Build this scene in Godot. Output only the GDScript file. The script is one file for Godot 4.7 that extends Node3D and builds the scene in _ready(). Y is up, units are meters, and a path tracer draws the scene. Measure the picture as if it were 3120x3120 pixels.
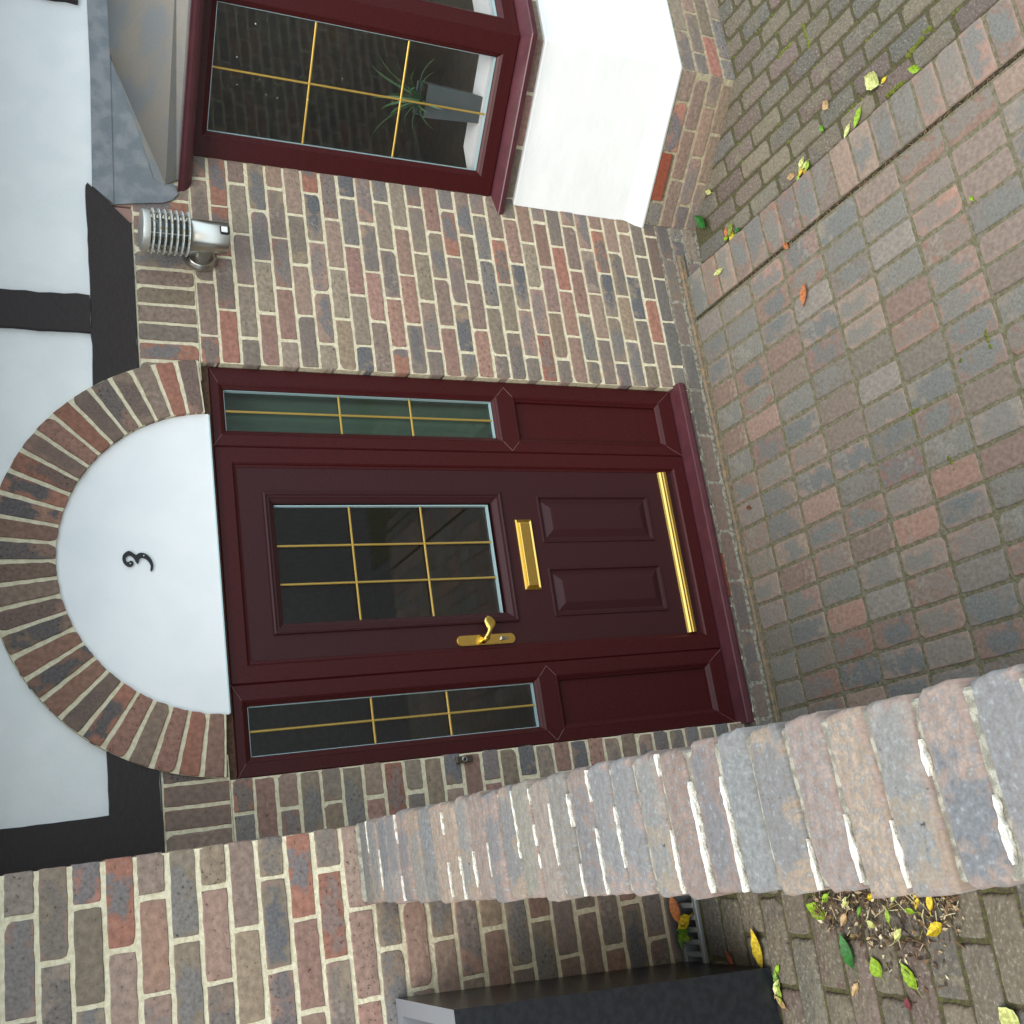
extends Node3D
# A front door with brick arch, bay window, garden wall and paving; the photograph was taken with the camera held on its side.
const G := 2.2            # level of the top of the door frame's brick joint above the paving at the door
const EYE := Vector3(-1.7917, 3.0274, 3.6803)
const TO_RIGHT := Vector3(0.949326, -0.005042, 0.314251)
const TO_TOP := Vector3(0.144508, 0.894916, -0.422189)
const AHEAD := Vector3(0.279100, -0.446207, -0.850296)
const HALF := 0.473247    # tangent of half the field of view

var rng := RandomNumberGenerator.new()
var M := {}
var names := {}

# ---------------------------------------------------------------- mesh building
class Acc:
	var v := PackedVector3Array()
	var n := PackedVector3Array()
	var uv := PackedVector2Array()
	var t := PackedFloat32Array()
	var ix := PackedInt32Array()
	func vert(p: Vector3, nn: Vector3, w := Vector2.ZERO, tx := Vector3.RIGHT) -> int:
		v.push_back(p); n.push_back(nn); uv.push_back(w)
		t.push_back(tx.x); t.push_back(tx.y); t.push_back(tx.z); t.push_back(1.0)
		return v.size() - 1
	func face(a: int, b: int, c: int) -> void:
		ix.push_back(a); ix.push_back(c); ix.push_back(b)
	func tri(a: Vector3, b: Vector3, c: Vector3) -> void:
		var nn := (b - a).cross(c - a)
		if nn.length() < 1e-12: return
		nn = nn.normalized()
		var tx := (b - a).normalized()
		face(vert(a, nn, Vector2(a.x, a.y), tx), vert(b, nn, Vector2(b.x, b.y), tx), vert(c, nn, Vector2(c.x, c.y), tx))
	func quad(a: Vector3, b: Vector3, c: Vector3, d: Vector3) -> void:
		tri(a, b, c); tri(a, c, d)
	func box(p: Vector3, q: Vector3, c := 0.0, xf := Transform3D.IDENTITY) -> void:
		# from corner p to corner q, edges chamfered by c
		var m := (p + q) * 0.5
		var h := ((q - p) * 0.5).abs()
		c = min(c, min(h.x, min(h.y, h.z)) * 0.9)
		for ax in 3:
			for s in [-1.0, 1.0]:
				var u := (ax + 1) % 3
				var w := (ax + 2) % 3
				var ring: Array[Vector3] = []
				for k in [[-1, -1], [1, -1], [1, 1], [-1, 1]]:
					var o := Vector3.ZERO
					o[ax] = h[ax] * s
					o[u] = (h[u] - c) * k[0]
					o[w] = (h[w] - c) * k[1]
					ring.push_back(xf * (m + o))
				if s > 0: quad(ring[0], ring[1], ring[2], ring[3])
				else: quad(ring[0], ring[3], ring[2], ring[1])
		if c <= 0.0: return
		for ax in 3:
			var u := (ax + 1) % 3
			var w := (ax + 2) % 3
			for su in [-1.0, 1.0]:
				for sw in [-1.0, 1.0]:
					var a := Vector3.ZERO; var b := Vector3.ZERO
					a[u] = h[u] * su; a[w] = (h[w] - c) * sw
					b[u] = (h[u] - c) * su; b[w] = h[w] * sw
					var e := Vector3.ZERO; e[ax] = h[ax] - c
					if su * sw > 0: quad(xf * (m + a - e), xf * (m + b - e) , xf * (m + b + e), xf * (m + a + e))
					else: quad(xf * (m + a + e), xf * (m + b + e), xf * (m + b - e), xf * (m + a - e))
		for sx in [-1.0, 1.0]:
			for sy in [-1.0, 1.0]:
				for sz in [-1.0, 1.0]:
					var a := m + Vector3(h.x * sx, (h.y - c) * sy, (h.z - c) * sz)
					var b := m + Vector3((h.x - c) * sx, h.y * sy, (h.z - c) * sz)
					var d := m + Vector3((h.x - c) * sx, (h.y - c) * sy, h.z * sz)
					if sx * sy * sz > 0: tri(xf * a, xf * b, xf * d)
					else: tri(xf * a, xf * d, xf * b)
	func piece(xf: Transform3D, w: float, h: float, d: float, cell: Rect2, r: RandomNumberGenerator, c := 0.0028, j := 0.0013, taper := 0.0, seg := 9, segh := 4) -> void:
		# one brick or block: face in its own XY plane looking along +Z, uneven outline, softened arrises
		var base: Array[Vector2] = []
		var outw: Array[Vector2] = []
		for i in seg: base.push_back(Vector2(-0.5 + float(i) / seg, -0.5)); 
		for i in segh: base.push_back(Vector2(0.5, -0.5 + float(i) / segh))
		for i in seg: base.push_back(Vector2(0.5 - float(i) / seg, 0.5))
		for i in segh: base.push_back(Vector2(-0.5, 0.5 - float(i) / segh))
		var k := base.size()
		var tilt := Vector2(r.randfn(0, 0.004), r.randfn(0, 0.006))
		var tx := xf.basis.x.normalized()
		var cen := vert(xf * Vector3(0, 0, r.randf() * 0.0008), xf.basis.z, cell.get_center(), tx)
		var ids: Array[int] = []
		for i in k:
			var b := base[i]
			var corner: bool = i == 0 or i == seg or i == seg + segh or i == 2 * seg + segh
			var ow := Vector2.ZERO
			if abs(b.x) > 0.499: ow.x = sign(b.x)
			if abs(b.y) > 0.499: ow.y = sign(b.y)
			var pull := r.randf() * j * 2.0 + (c * 0.3 if corner else 0.0) + (j * 4.0 if corner and r.randf() < 0.12 else 0.0)
			var o := Vector2(b.x * w, b.y * h * (1.0 + taper * b.x)) - ow * pull
			var inn := o - ow * c * r.randf_range(0.8, 1.3)
			var on := ow.normalized()
			var z0 := tilt.x * inn.x * 0.3 + tilt.y * inn.y * 0.3
			for l in 3:
				var p := Vector3(inn.x, inn.y, z0) if l == 0 else Vector3(o.x, o.y, -c * 1.1) if l == 1 else Vector3(o.x, o.y, -d)
				var nn := Vector3(on.x * 0.05, on.y * 0.05, 1) if l == 0 else Vector3(on.x, on.y, 0.5) if l == 1 else Vector3(on.x, on.y, 0)
				var q := Vector2(clampf(p.x / w + 0.5, 0.01, 0.99), clampf(0.5 - p.y / (h * (1.0 + taper * 0.5)), 0.01, 0.99))
				ids.push_back(vert(xf * p, (xf.basis * nn).normalized(), cell.position + cell.size * q, tx))
		for i in k:
			var a := i * 3
			var b := ((i + 1) % k) * 3
			face(cen, ids[a], ids[b])
			for l in 2:
				face(ids[a + l], ids[a + l + 1], ids[b + l + 1])
				face(ids[a + l], ids[b + l + 1], ids[b + l])
	func ring(x0: float, x1: float, y0: float, y1: float, prof: Array, fill := false, xf := Transform3D.IDENTITY) -> void:
		# mitred frame: prof is a list of [inset, z]
		for i in prof.size() - 1:
			var a: Array = prof[i]
			var b: Array = prof[i + 1]
			var pa := [Vector3(x0 + a[0], y0 + a[0], a[1]), Vector3(x1 - a[0], y0 + a[0], a[1]), Vector3(x1 - a[0], y1 - a[0], a[1]), Vector3(x0 + a[0], y1 - a[0], a[1])]
			var pb := [Vector3(x0 + b[0], y0 + b[0], b[1]), Vector3(x1 - b[0], y0 + b[0], b[1]), Vector3(x1 - b[0], y1 - b[0], b[1]), Vector3(x0 + b[0], y1 - b[0], b[1])]
			for k in 4:
				var l := (k + 1) % 4
				quad(xf * pa[k], xf * pa[l], xf * pb[l], xf * pb[k])
		if fill:
			var e: Array = prof[-1]
			quad(xf * Vector3(x0 + e[0], y0 + e[0], e[1]), xf * Vector3(x1 - e[0], y0 + e[0], e[1]), xf * Vector3(x1 - e[0], y1 - e[0], e[1]), xf * Vector3(x0 + e[0], y1 - e[0], e[1]))
	func plate(x0: float, x1: float, y0: float, y1: float, z: float, holes: Array, xf := Transform3D.IDENTITY) -> void:
		# flat face with rectangular holes [x0, x1, y0, y1]
		var xs := [x0, x1]; var ys := [y0, y1]
		for q in holes:
			xs.append_array([q[0], q[1]]); ys.append_array([q[2], q[3]])
		xs.sort(); ys.sort()
		for i in xs.size() - 1:
			for j in ys.size() - 1:
				if xs[i + 1] - xs[i] < 1e-6 or ys[j + 1] - ys[j] < 1e-6: continue
				var c := Vector2((xs[i] + xs[i + 1]) / 2, (ys[j] + ys[j + 1]) / 2)
				var inside := false
				for q in holes:
					if c.x > q[0] and c.x < q[1] and c.y > q[2] and c.y < q[3]: inside = true
				if not inside:
					quad(xf * Vector3(xs[i], ys[j], z), xf * Vector3(xs[i + 1], ys[j], z), xf * Vector3(xs[i + 1], ys[j + 1], z), xf * Vector3(xs[i], ys[j + 1], z))
	func loft(rings: Array, closed := true, cap := true) -> void:
		# rings: arrays of Vector3 of one length, smooth along and around
		var k: int = rings[0].size()
		var first := v.size()
		for i in rings.size():
			for m in k:
				var pv: Vector3 = rings[i][(m + k - 1) % k] if closed or m > 0 else rings[i][m]
				var nx: Vector3 = rings[i][(m + 1) % k] if closed or m < k - 1 else rings[i][m]
				var lo: Vector3 = rings[max(i - 1, 0)][m]
				var hi: Vector3 = rings[min(i + 1, rings.size() - 1)][m]
				var nn := (nx - pv).cross(hi - lo)
				vert(rings[i][m], nn.normalized() if nn.length() > 1e-12 else Vector3.UP, Vector2(float(m) / k, float(i)), (nx - pv).normalized())
		for i in rings.size() - 1:
			for m in (k if closed else k - 1):
				var a := first + i * k + m
				var b := first + i * k + (m + 1) % k
				face(a, b, b + k); face(a, b + k, a + k)
		if cap and closed:
			for e in 2:
				var rg: Array = rings[0] if e == 0 else rings[-1]
				var c := Vector3.ZERO
				for p in rg: c += p
				c /= k
				for m in k:
					if e == 0: tri(c, rg[(m + 1) % k], rg[m])
					else: tri(c, rg[m], rg[(m + 1) % k])
	func tube(path: Array, rad: Array, sides := 10, cap := true) -> void:
		var rings := []
		var up := Vector3.UP
		for i in path.size():
			var d: Vector3 = (path[min(i + 1, path.size() - 1)] - path[max(i - 1, 0)]).normalized()
			if abs(d.dot(up)) > 0.95: up = Vector3.RIGHT
			var s := d.cross(up).normalized()
			up = s.cross(d).normalized()
			var rg := []
			for k in sides:
				var a := TAU * k / sides
				rg.push_back(path[i] + (s * cos(a) + up * sin(a)) * rad[i])
			rings.push_back(rg)
		loft(rings, true, cap)
	func lathe(prof: Array, xf: Transform3D, sides := 32) -> void:
		# prof: [radius, height] along the local y axis
		var first := v.size()
		for i in prof.size():
			var lo: Array = prof[max(i - 1, 0)]
			var hi: Array = prof[min(i + 1, prof.size() - 1)]
			var e := Vector2(hi[0] - lo[0], hi[1] - lo[1])
			for k in sides:
				var a := TAU * k / sides
				var nn := Vector3(cos(a) * e.y, -e.x, sin(a) * e.y)
				vert(xf * Vector3(cos(a) * prof[i][0], prof[i][1], sin(a) * prof[i][0]), (xf.basis * nn).normalized(), Vector2(float(k) / sides, prof[i][1]))
		for i in prof.size() - 1:
			for k in sides:
				var a := first + i * sides + k
				var b := first + i * sides + (k + 1) % sides
				face(a, b + sides, b); face(a, a + sides, b + sides)
	func prism(poly: PackedVector2Array, z0: float, z1: float, xf := Transform3D.IDENTITY) -> void:
		# outline in XY given thickness along z
		if Geometry2D.is_polygon_clockwise(poly): poly.reverse()
		var tr := Geometry2D.triangulate_polygon(poly)
		for i in range(0, tr.size(), 3):
			var a := poly[tr[i]]; var b := poly[tr[i + 1]]; var c := poly[tr[i + 2]]
			if (b - a).cross(c - a) < 0:
				var s := b; b = c; c = s
			tri(xf * Vector3(a.x, a.y, z1), xf * Vector3(b.x, b.y, z1), xf * Vector3(c.x, c.y, z1))
			tri(xf * Vector3(a.x, a.y, z0), xf * Vector3(c.x, c.y, z0), xf * Vector3(b.x, b.y, z0))
		for i in poly.size():
			var a := poly[i]; var b := poly[(i + 1) % poly.size()]
			quad(xf * Vector3(a.x, a.y, z0), xf * Vector3(b.x, b.y, z0), xf * Vector3(b.x, b.y, z1), xf * Vector3(a.x, a.y, z1))
	func mesh() -> ArrayMesh:
		var arr := []
		arr.resize(Mesh.ARRAY_MAX)
		arr[Mesh.ARRAY_VERTEX] = v; arr[Mesh.ARRAY_NORMAL] = n; arr[Mesh.ARRAY_TEX_UV] = uv
		arr[Mesh.ARRAY_TANGENT] = t; arr[Mesh.ARRAY_INDEX] = ix
		var m := ArrayMesh.new()
		m.add_surface_from_arrays(Mesh.PRIMITIVE_TRIANGLES, arr)
		return m

# ---------------------------------------------------------------- naming
func numbered(s: String) -> String:
	names[s] = names.get(s, 0) + 1
	return s if names[s] == 1 else "%s_%03d" % [s, names[s] - 1]

func obj(called: String, acc: Acc, mat: Material, parent: Node3D = null) -> MeshInstance3D:
	var o := MeshInstance3D.new()
	o.mesh = acc.mesh()
	o.material_override = mat
	o.cast_shadow = GeometryInstance3D.SHADOW_CASTING_SETTING_ON
	if parent == null:
		o.name = numbered(called); add_child(o)
	else:
		o.name = called; parent.add_child(o, true)
	return o

func thing(called: String, label: String, category: String, group := "") -> Node3D:
	var o := Node3D.new()
	o.name = numbered(called); add_child(o)
	tag(o, label, category, group)
	return o

func part(called: String, parent: Node3D) -> Node3D:
	var o := Node3D.new()
	o.name = called; parent.add_child(o, true)
	return o

func tag(o: Node3D, label: String, category: String, group := "") -> void:
	o.set_meta("label", label); o.set_meta("category", category)
	if group != "": o.set_meta("group", group)

func structure(o: Node3D, label: String) -> Node3D:
	o.set_meta("kind", "structure"); o.set_meta("label", label)
	return o

func in_view(p: Vector3, margin := 1.04) -> bool:
	var d := p - EYE
	var z := d.dot(AHEAD)
	return z > 0.2 and abs(d.dot(TO_RIGHT)) < z * HALF * margin and abs(d.dot(TO_TOP)) < z * HALF * margin

# ---------------------------------------------------------------- textures
func noise_bytes(w: int, h: int, freq: float, seed_: int, oct := 4, kind := FastNoiseLite.TYPE_SIMPLEX_SMOOTH) -> PackedByteArray:
	var f := FastNoiseLite.new()
	f.noise_type = kind; f.frequency = freq; f.seed = seed_
	f.fractal_octaves = oct
	var im := f.get_image(w, h)
	im.convert(Image.FORMAT_L8)
	return im.get_data()

func texture_of(im: Image) -> ImageTexture:
	im.generate_mipmaps()
	return ImageTexture.create_from_image(im)

func normal_texture(size: int, freq: float, seed_: int, strength: float, oct := 4) -> ImageTexture:
	var f := FastNoiseLite.new()
	f.noise_type = FastNoiseLite.TYPE_SIMPLEX_SMOOTH; f.frequency = freq; f.seed = seed_; f.fractal_octaves = oct
	var im := f.get_seamless_image(size, size)
	im.convert(Image.FORMAT_RGBA8)
	im.bump_map_to_normal_map(strength)
	return texture_of(im)

func two_tone(size: int, freq: float, seed_: int, a: Color, b: Color, grain := 0.12, stretch := Vector2.ONE, lo := 0.3, hi := 0.7) -> ImageTexture:
	var f := FastNoiseLite.new()
	f.noise_type = FastNoiseLite.TYPE_SIMPLEX_SMOOTH; f.frequency = freq; f.seed = seed_; f.fractal_octaves = 5
	var im := f.get_seamless_image(size, size)
	if stretch != Vector2.ONE:
		im.resize(int(size * stretch.x), int(size * stretch.y), Image.INTERPOLATE_CUBIC)
		var big := Image.create(size, size, false, im.get_format())
		for y in range(0, size, im.get_height()):
			for x in range(0, size, im.get_width()):
				big.blit_rect(im, Rect2i(0, 0, im.get_width(), im.get_height()), Vector2i(x, y))
		im = big
	im.convert(Image.FORMAT_L8)
	f.frequency = 0.35; f.seed = seed_ + 7; f.fractal_octaves = 2
	var g := f.get_seamless_image(size, size)
	g.convert(Image.FORMAT_L8)
	var d := im.get_data(); var e := g.get_data()
	var out := PackedByteArray(); out.resize(size * size * 3)
	for i in size * size:
		var s := smoothstep(lo, hi, d[i] / 255.0)
		var m := 1.0 + (e[i] / 255.0 - 0.5) * grain * 2.0
		out[i * 3] = int(clampf((a.r + (b.r - a.r) * s) * m, 0, 1) * 255)
		out[i * 3 + 1] = int(clampf((a.g + (b.g - a.g) * s) * m, 0, 1) * 255)
		out[i * 3 + 2] = int(clampf((a.b + (b.b - a.b) * s) * m, 0, 1) * 255)
	return texture_of(Image.create_from_data(size, size, false, Image.FORMAT_RGB8, out))

func c8(r: float, g: float, b: float) -> Color:
	return Color(r / 255.0, g / 255.0, b / 255.0)

# A sheet of fired faces: body colour, darker kiln-burnt patch, worn rim, mottling, pits, flecks, cement smears.
func face_atlas(cols: int, rows: int, cw: int, ch: int, seed_: int, o: Dictionary) -> ImageTexture:
	var r := RandomNumberGenerator.new(); r.seed = seed_
	var W := cols * cw; var H := rows * ch
	var f := 128.0 / cw
	var n1 := noise_bytes(W, H, 0.022 * f, seed_ + 1)
	var n2 := noise_bytes(W, H, 0.07 * f, seed_ + 2)
	var n3 := noise_bytes(W, H, 0.35 * f, seed_ + 3, 2)
	var n4 := noise_bytes(W, H, 0.13 * f, seed_ + 4, 4)
	var out := PackedByteArray(); out.resize(W * H * 3)
	var rim: Color = o.rim; var fleck: Color = o.fleck; var smear: Color = o.smear
	var fleck_at: float = 1.0 - o.fleck_share
	var pits: float = o.pits; var mottle: float = o.get("mottle", 0.0)
	for cy in rows:
		for cx in cols:
			var body: Color = o.bodies[r.randi() % o.bodies.size()]
			var k := r.randf_range(0.92, 1.08)
			body = Color(body.r * k * r.randf_range(0.985, 1.015), body.g * k, body.b * k * r.randf_range(0.98, 1.02))
			var burn: Color = o.burns[r.randi() % o.burns.size()]
			var has_burn: bool = r.randf() < o.burn_share
			var bx := r.randf_range(0.3, 0.7); var by := r.randf_range(0.35, 0.65)
			var rx := r.randf_range(0.25, 0.65); var ry := r.randf_range(0.35, 0.8)
			var amt := r.randf_range(0.55, 1.0)
			var has_rim: bool = r.randf() < o.rim_share
			var has_smear: bool = r.randf() < o.smear_share
			var pit := pits * r.randf_range(0.35, 1.05)
			var sx := r.randf(); var sr := r.randf_range(0.1, 0.35)
			for y in ch:
				var fy := (y + 0.5) / ch
				var row := ((cy * ch + y) * W + cx * cw)
				for x in cw:
					var fx := (x + 0.5) / cw
					var i := row + x
					var a := n1[i] / 255.0; var b := n2[i] / 255.0; var g := n3[i] / 255.0; var d := n4[i] / 255.0
					var cr := body.r; var cg := body.g; var cb := body.b
					var tone := 0.88 + 0.24 * b
					cr *= tone; cg *= tone; cb *= tone
					if has_burn:
						var q: float = 1.15 - Vector2((fx - bx) / rx, (fy - by) / ry).length() + (a - 0.5) * 1.9 + (b - 0.5) * 0.8
						var s := clampf(q * 2.4, 0.0, 1.0) * amt
						cr += (burn.r * (0.85 + 0.3 * d) - cr) * s; cg += (burn.g * (0.85 + 0.3 * d) - cg) * s; cb += (burn.b * (0.85 + 0.3 * d) - cb) * s
					if mottle > 0.0:
						var s0 := clampf((d - 0.46) * 7.0 + (b - 0.5) * 2.0, 0.0, 1.0) * mottle
						cr += (burn.r - cr) * s0; cg += (burn.g - cg) * s0; cb += (burn.b - cb) * s0
					if has_rim:
						var e: float = min(min(fx, 1.0 - fx) * 2.0, min(fy, 1.0 - fy))
						var s2 := clampf((0.14 - e + (a - 0.5) * 0.35) * 9.0, 0.0, 1.0) * 0.75
						cr += (rim.r - cr) * s2; cg += (rim.g - cg) * s2; cb += (rim.b - cb) * s2
					if has_smear and abs(fx - sx) < sr:
						var s3 := clampf((a + b - 1.0) * 3.0, 0.0, 1.0) * 0.55
						cr += (smear.r - cr) * s3; cg += (smear.g - cg) * s3; cb += (smear.b - cb) * s3
					if d > fleck_at:
						var s4 := clampf((d - fleck_at) * 8.0, 0.0, 0.6) * (0.4 + 0.6 * g)
						cr += (fleck.r - cr) * s4; cg += (fleck.g - cg) * s4; cb += (fleck.b - cb) * s4
					var m := 0.93 + 0.14 * g
					if d < pit and b < 0.55: m *= 1.0 - clampf((pit - d) * 8.0, 0.0, 0.45)
					out[i * 3] = int(clampf(cr * m, 0, 1) * 255)
					out[i * 3 + 1] = int(clampf(cg * m, 0, 1) * 255)
					out[i * 3 + 2] = int(clampf(cb * m, 0, 1) * 255)
	return texture_of(Image.create_from_data(W, H, false, Image.FORMAT_RGB8, out))

func cell(cols: int, rows: int, k := -1) -> Rect2:
	var i := rng.randi() % (cols * rows) if k < 0 else k
	var s := Vector2(1.0 / cols, 1.0 / rows)
	return Rect2(Vector2(i % cols, i / cols) * s + s * 0.02, s * 0.96)

func mat(albedo: Color, rough: float, metal := 0.0, tex: Texture2D = null) -> StandardMaterial3D:
	var m := StandardMaterial3D.new()
	m.albedo_color = albedo; m.roughness = rough; m.metallic = metal
	if tex: m.albedo_texture = tex
	return m

func tri_mat(albedo: Color, rough: float, metal: float, tex: Texture2D, scale_: float, nrm: Texture2D = null, nscale := 1.0, world := true) -> StandardMaterial3D:
	var m := mat(albedo, rough, metal, tex)
	m.uv1_triplanar = true
	m.uv1_world_triplanar = world
	m.uv1_scale = Vector3.ONE * scale_
	m.uv1_triplanar_sharpness = 4.0
	if nrm:
		m.normal_enabled = true; m.normal_texture = nrm; m.normal_scale = nscale
	return m

func make_materials() -> void:
	var brick_n := normal_texture(512, 0.06, 11, 6.0, 5)
	var grit_n := normal_texture(512, 0.05, 12, 8.0, 5)
	var fine_n := normal_texture(512, 0.02, 13, 3.0, 4)
	var wall_bodies := [c8(143, 125, 113), c8(147, 126, 116), c8(150, 122, 112), c8(160, 116, 101), c8(145, 130, 114), c8(134, 124, 114), c8(148, 125, 114), c8(140, 123, 112), c8(151, 123, 110), c8(143, 128, 115), c8(138, 126, 112), c8(147, 128, 114), c8(141, 130, 116)]
	var wall := face_atlas(8, 16, 128, 40, 100, {bodies = wall_bodies, burns = [c8(116, 116, 118), c8(102, 103, 107), c8(124, 121, 119), c8(120, 113, 108)], burn_share = 0.55, rim = c8(150, 124, 113), rim_share = 0.35, fleck = c8(164, 148, 138), fleck_share = 0.1, pits = 0.24, smear = c8(164, 150, 138), smear_share = 0.1})
	var warm := face_atlas(8, 4, 128, 40, 150, {bodies = [c8(146, 112, 98), c8(140, 112, 100), c8(156, 112, 95), c8(136, 114, 101), c8(150, 117, 103), c8(130, 113, 102)], burns = [c8(100, 96, 96), c8(112, 98, 92)], burn_share = 0.4, rim = c8(146, 116, 102), rim_share = 0.3, fleck = c8(160, 142, 130), fleck_share = 0.08, pits = 0.24, smear = c8(164, 148, 134), smear_share = 0.06})
	var cope := face_atlas(6, 8, 256, 80, 200, {bodies = [c8(162, 150, 141), c8(155, 149, 143), c8(166, 148, 136), c8(158, 151, 138), c8(152, 149, 145), c8(169, 149, 131), c8(163, 143, 131)], burns = [c8(140, 141, 141), c8(146, 146, 143), c8(131, 132, 134)], burn_share = 0.5, rim = c8(170, 146, 134), rim_share = 0.5, fleck = c8(180, 181, 178), fleck_share = 0.28, pits = 0.16, smear = c8(174, 152, 126), smear_share = 0.14, mottle = 0.42})
	var clay := face_atlas(8, 8, 128, 64, 300, {bodies = [c8(138, 119, 110), c8(132, 119, 111), c8(140, 118, 109), c8(128, 120, 112), c8(144, 117, 107), c8(134, 121, 112), c8(126, 120, 114)], burns = [c8(113, 116, 115), c8(106, 110, 111), c8(119, 119, 115)], burn_share = 0.62, rim = c8(148, 127, 118), rim_share = 0.55, fleck = c8(160, 151, 142), fleck_share = 0.08, pits = 0.18, smear = c8(146, 140, 130), smear_share = 0.2, mottle = 0.15})
	var conc := face_atlas(8, 8, 128, 64, 400, {bodies = [c8(128, 122, 110), c8(121, 116, 109), c8(125, 111, 105), c8(132, 124, 109), c8(119, 117, 113), c8(127, 115, 107)], burns = [c8(114, 112, 105), c8(128, 120, 107)], burn_share = 0.5, rim = c8(122, 116, 105), rim_share = 0.3, fleck = c8(196, 190, 178), fleck_share = 0.32, pits = 0.22, smear = c8(150, 142, 122), smear_share = 0.2, mottle = 0.25})
	for e in [["brick", wall, c8(240, 238, 236)], ["warm_brick", warm, c8(240, 238, 236)], ["pale_brick", cope, c8(190, 184, 178)], ["coping", cope, c8(198, 198, 199)], ["clay", clay, c8(243, 240, 235)], ["concrete", conc, c8(208, 207, 203)]]:
		var m := mat(e[2], 0.88, 0.0, e[1])
		m.normal_enabled = true; m.normal_texture = brick_n; m.normal_scale = 0.16
		m.metallic_specular = 0.35
		M[e[0]] = m
	M.coping.normal_scale = 0.4
	M.concrete.normal_scale = 0.35
	M.mortar = tri_mat(Color.WHITE, 0.95, 0, two_tone(512, 0.03, 21, c8(212, 204, 177), c8(198, 189, 160), 0.08), 2.5, grit_n, 0.3)
	M.tan_mortar = tri_mat(Color.WHITE, 0.95, 0, two_tone(512, 0.03, 19, c8(172, 162, 134), c8(142, 134, 112), 0.12), 2.5, grit_n, 0.4)
	M.old_mortar = tri_mat(Color.WHITE, 0.95, 0, two_tone(512, 0.03, 20, c8(150, 146, 132), c8(112, 108, 96), 0.15), 2.5, grit_n, 0.5)
	M.white_mortar = tri_mat(Color.WHITE, 0.95, 0, two_tone(512, 0.05, 22, c8(176, 172, 160), c8(224, 220, 208), 0.15), 2.0, grit_n, 0.5)
	M.joint_sand = tri_mat(Color.WHITE, 1.0, 0, two_tone(512, 0.03, 23, c8(112, 106, 91), c8(96, 93, 70), 0.25), 2.0, grit_n, 0.6)
	M.dark_joint = tri_mat(Color.WHITE, 1.0, 0, two_tone(512, 0.04, 24, c8(70, 62, 50), c8(78, 80, 44), 0.3), 3.0, grit_n, 0.6)
	M.fillet = tri_mat(Color.WHITE, 0.95, 0, two_tone(512, 0.02, 25, c8(128, 108, 84), c8(104, 94, 80), 0.2), 2.0, grit_n, 0.6)
	M.render = tri_mat(Color.WHITE, 0.8, 0, two_tone(512, 0.01, 26, c8(234, 236, 235), c8(229, 232, 231), 0.012), 0.7, fine_n, 0.25)
	M.panel_white = tri_mat(Color.WHITE, 0.6, 0, two_tone(512, 0.01, 27, c8(230, 233, 234), c8(226, 230, 231), 0.008), 0.7, fine_n, 0.12)
	var grain := two_tone(1024, 0.03, 31, c8(71, 15, 18), c8(48, 10, 12), 0.12, Vector2(1.0 / 16, 1))
	M.rosewood = tri_mat(Color.WHITE, 0.42, 0, grain, 1.2, normal_texture(512, 0.08, 32, 2.0), 0.06)
	M.leaf_wood = tri_mat(Color.WHITE, 0.5, 0, two_tone(1024, 0.04, 33, c8(57, 22, 26), c8(46, 18, 21), 0.12, Vector2(1.0 / 16, 1)), 1.4, normal_texture(512, 0.1, 34, 3.0), 0.08)
	M.plum = tri_mat(Color.WHITE, 0.38, 0, two_tone(512, 0.02, 35, c8(82, 42, 49), c8(74, 38, 44), 0.06), 1.0, normal_texture(512, 0.1, 36, 2.0), 0.05)
	for k in ["rosewood", "leaf_wood"]: M[k].metallic_specular = 0.4
	M.weld = mat(c8(140, 104, 104), 0.5)
	M.raw_timber = tri_mat(Color.WHITE, 0.85, 0, two_tone(256, 0.04, 48, c8(92, 66, 46), c8(70, 50, 38), 0.2), 4.0)
	M.timber = tri_mat(Color.WHITE, 0.62, 0, two_tone(512, 0.03, 37, c8(38, 26, 24), c8(28, 20, 19), 0.18, Vector2(1, 1.0 / 8)), 1.5, normal_texture(512, 0.05, 38, 5.0), 0.12)
	M.lead = tri_mat(Color.WHITE, 0.55, 0.25, two_tone(512, 0.012, 39, c8(112, 115, 117), c8(124, 119, 111), 0.05), 0.7, fine_n, 0.3)
	M.lead_blue = tri_mat(Color.WHITE, 0.55, 0.25, two_tone(512, 0.02, 40, c8(112, 118, 123), c8(132, 136, 138), 0.06), 0.8, fine_n, 0.3)
	M.brass = mat(c8(226, 192, 104), 0.22, 1.0)
	M.bar_gold = mat(c8(206, 172, 84), 0.4, 0.6)
	M.steel = mat(c8(186, 184, 176), 0.28, 1.0)
	M.steel_ring = tri_mat(Color.WHITE, 0.5, 0.35, two_tone(256, 0.03, 41, c8(196, 204, 206), c8(176, 152, 112), 0.15, Vector2.ONE, 0.55, 0.75), 6.0)
	M.spacer = mat(c8(176, 206, 210), 0.5, 0.2)
	M.sensor = mat(c8(220, 222, 226), 0.35)
	M.black = mat(c8(22, 22, 24), 0.4)
	M.frost = mat(c8(70, 78, 72), 0.25)
	M.iron = mat(c8(30, 34, 36), 0.45, 0.2)
	M.screw = mat(c8(200, 200, 195), 0.3, 0.9)
	M.terracotta = tri_mat(Color.WHITE, 0.9, 0, two_tone(256, 0.05, 42, c8(146, 74, 50), c8(120, 66, 48), 0.15), 4.0)
	M.planter = tri_mat(Color.WHITE, 0.3, 0, two_tone(512, 0.03, 43, c8(27, 30, 35), c8(34, 37, 42), 0.12), 2.0, normal_texture(512, 0.3, 44, 2.0), 0.2)
	M.planter_rim = mat(c8(116, 118, 122), 0.6)
	M.grate = mat(c8(138, 144, 146), 0.5, 0.2)
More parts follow.
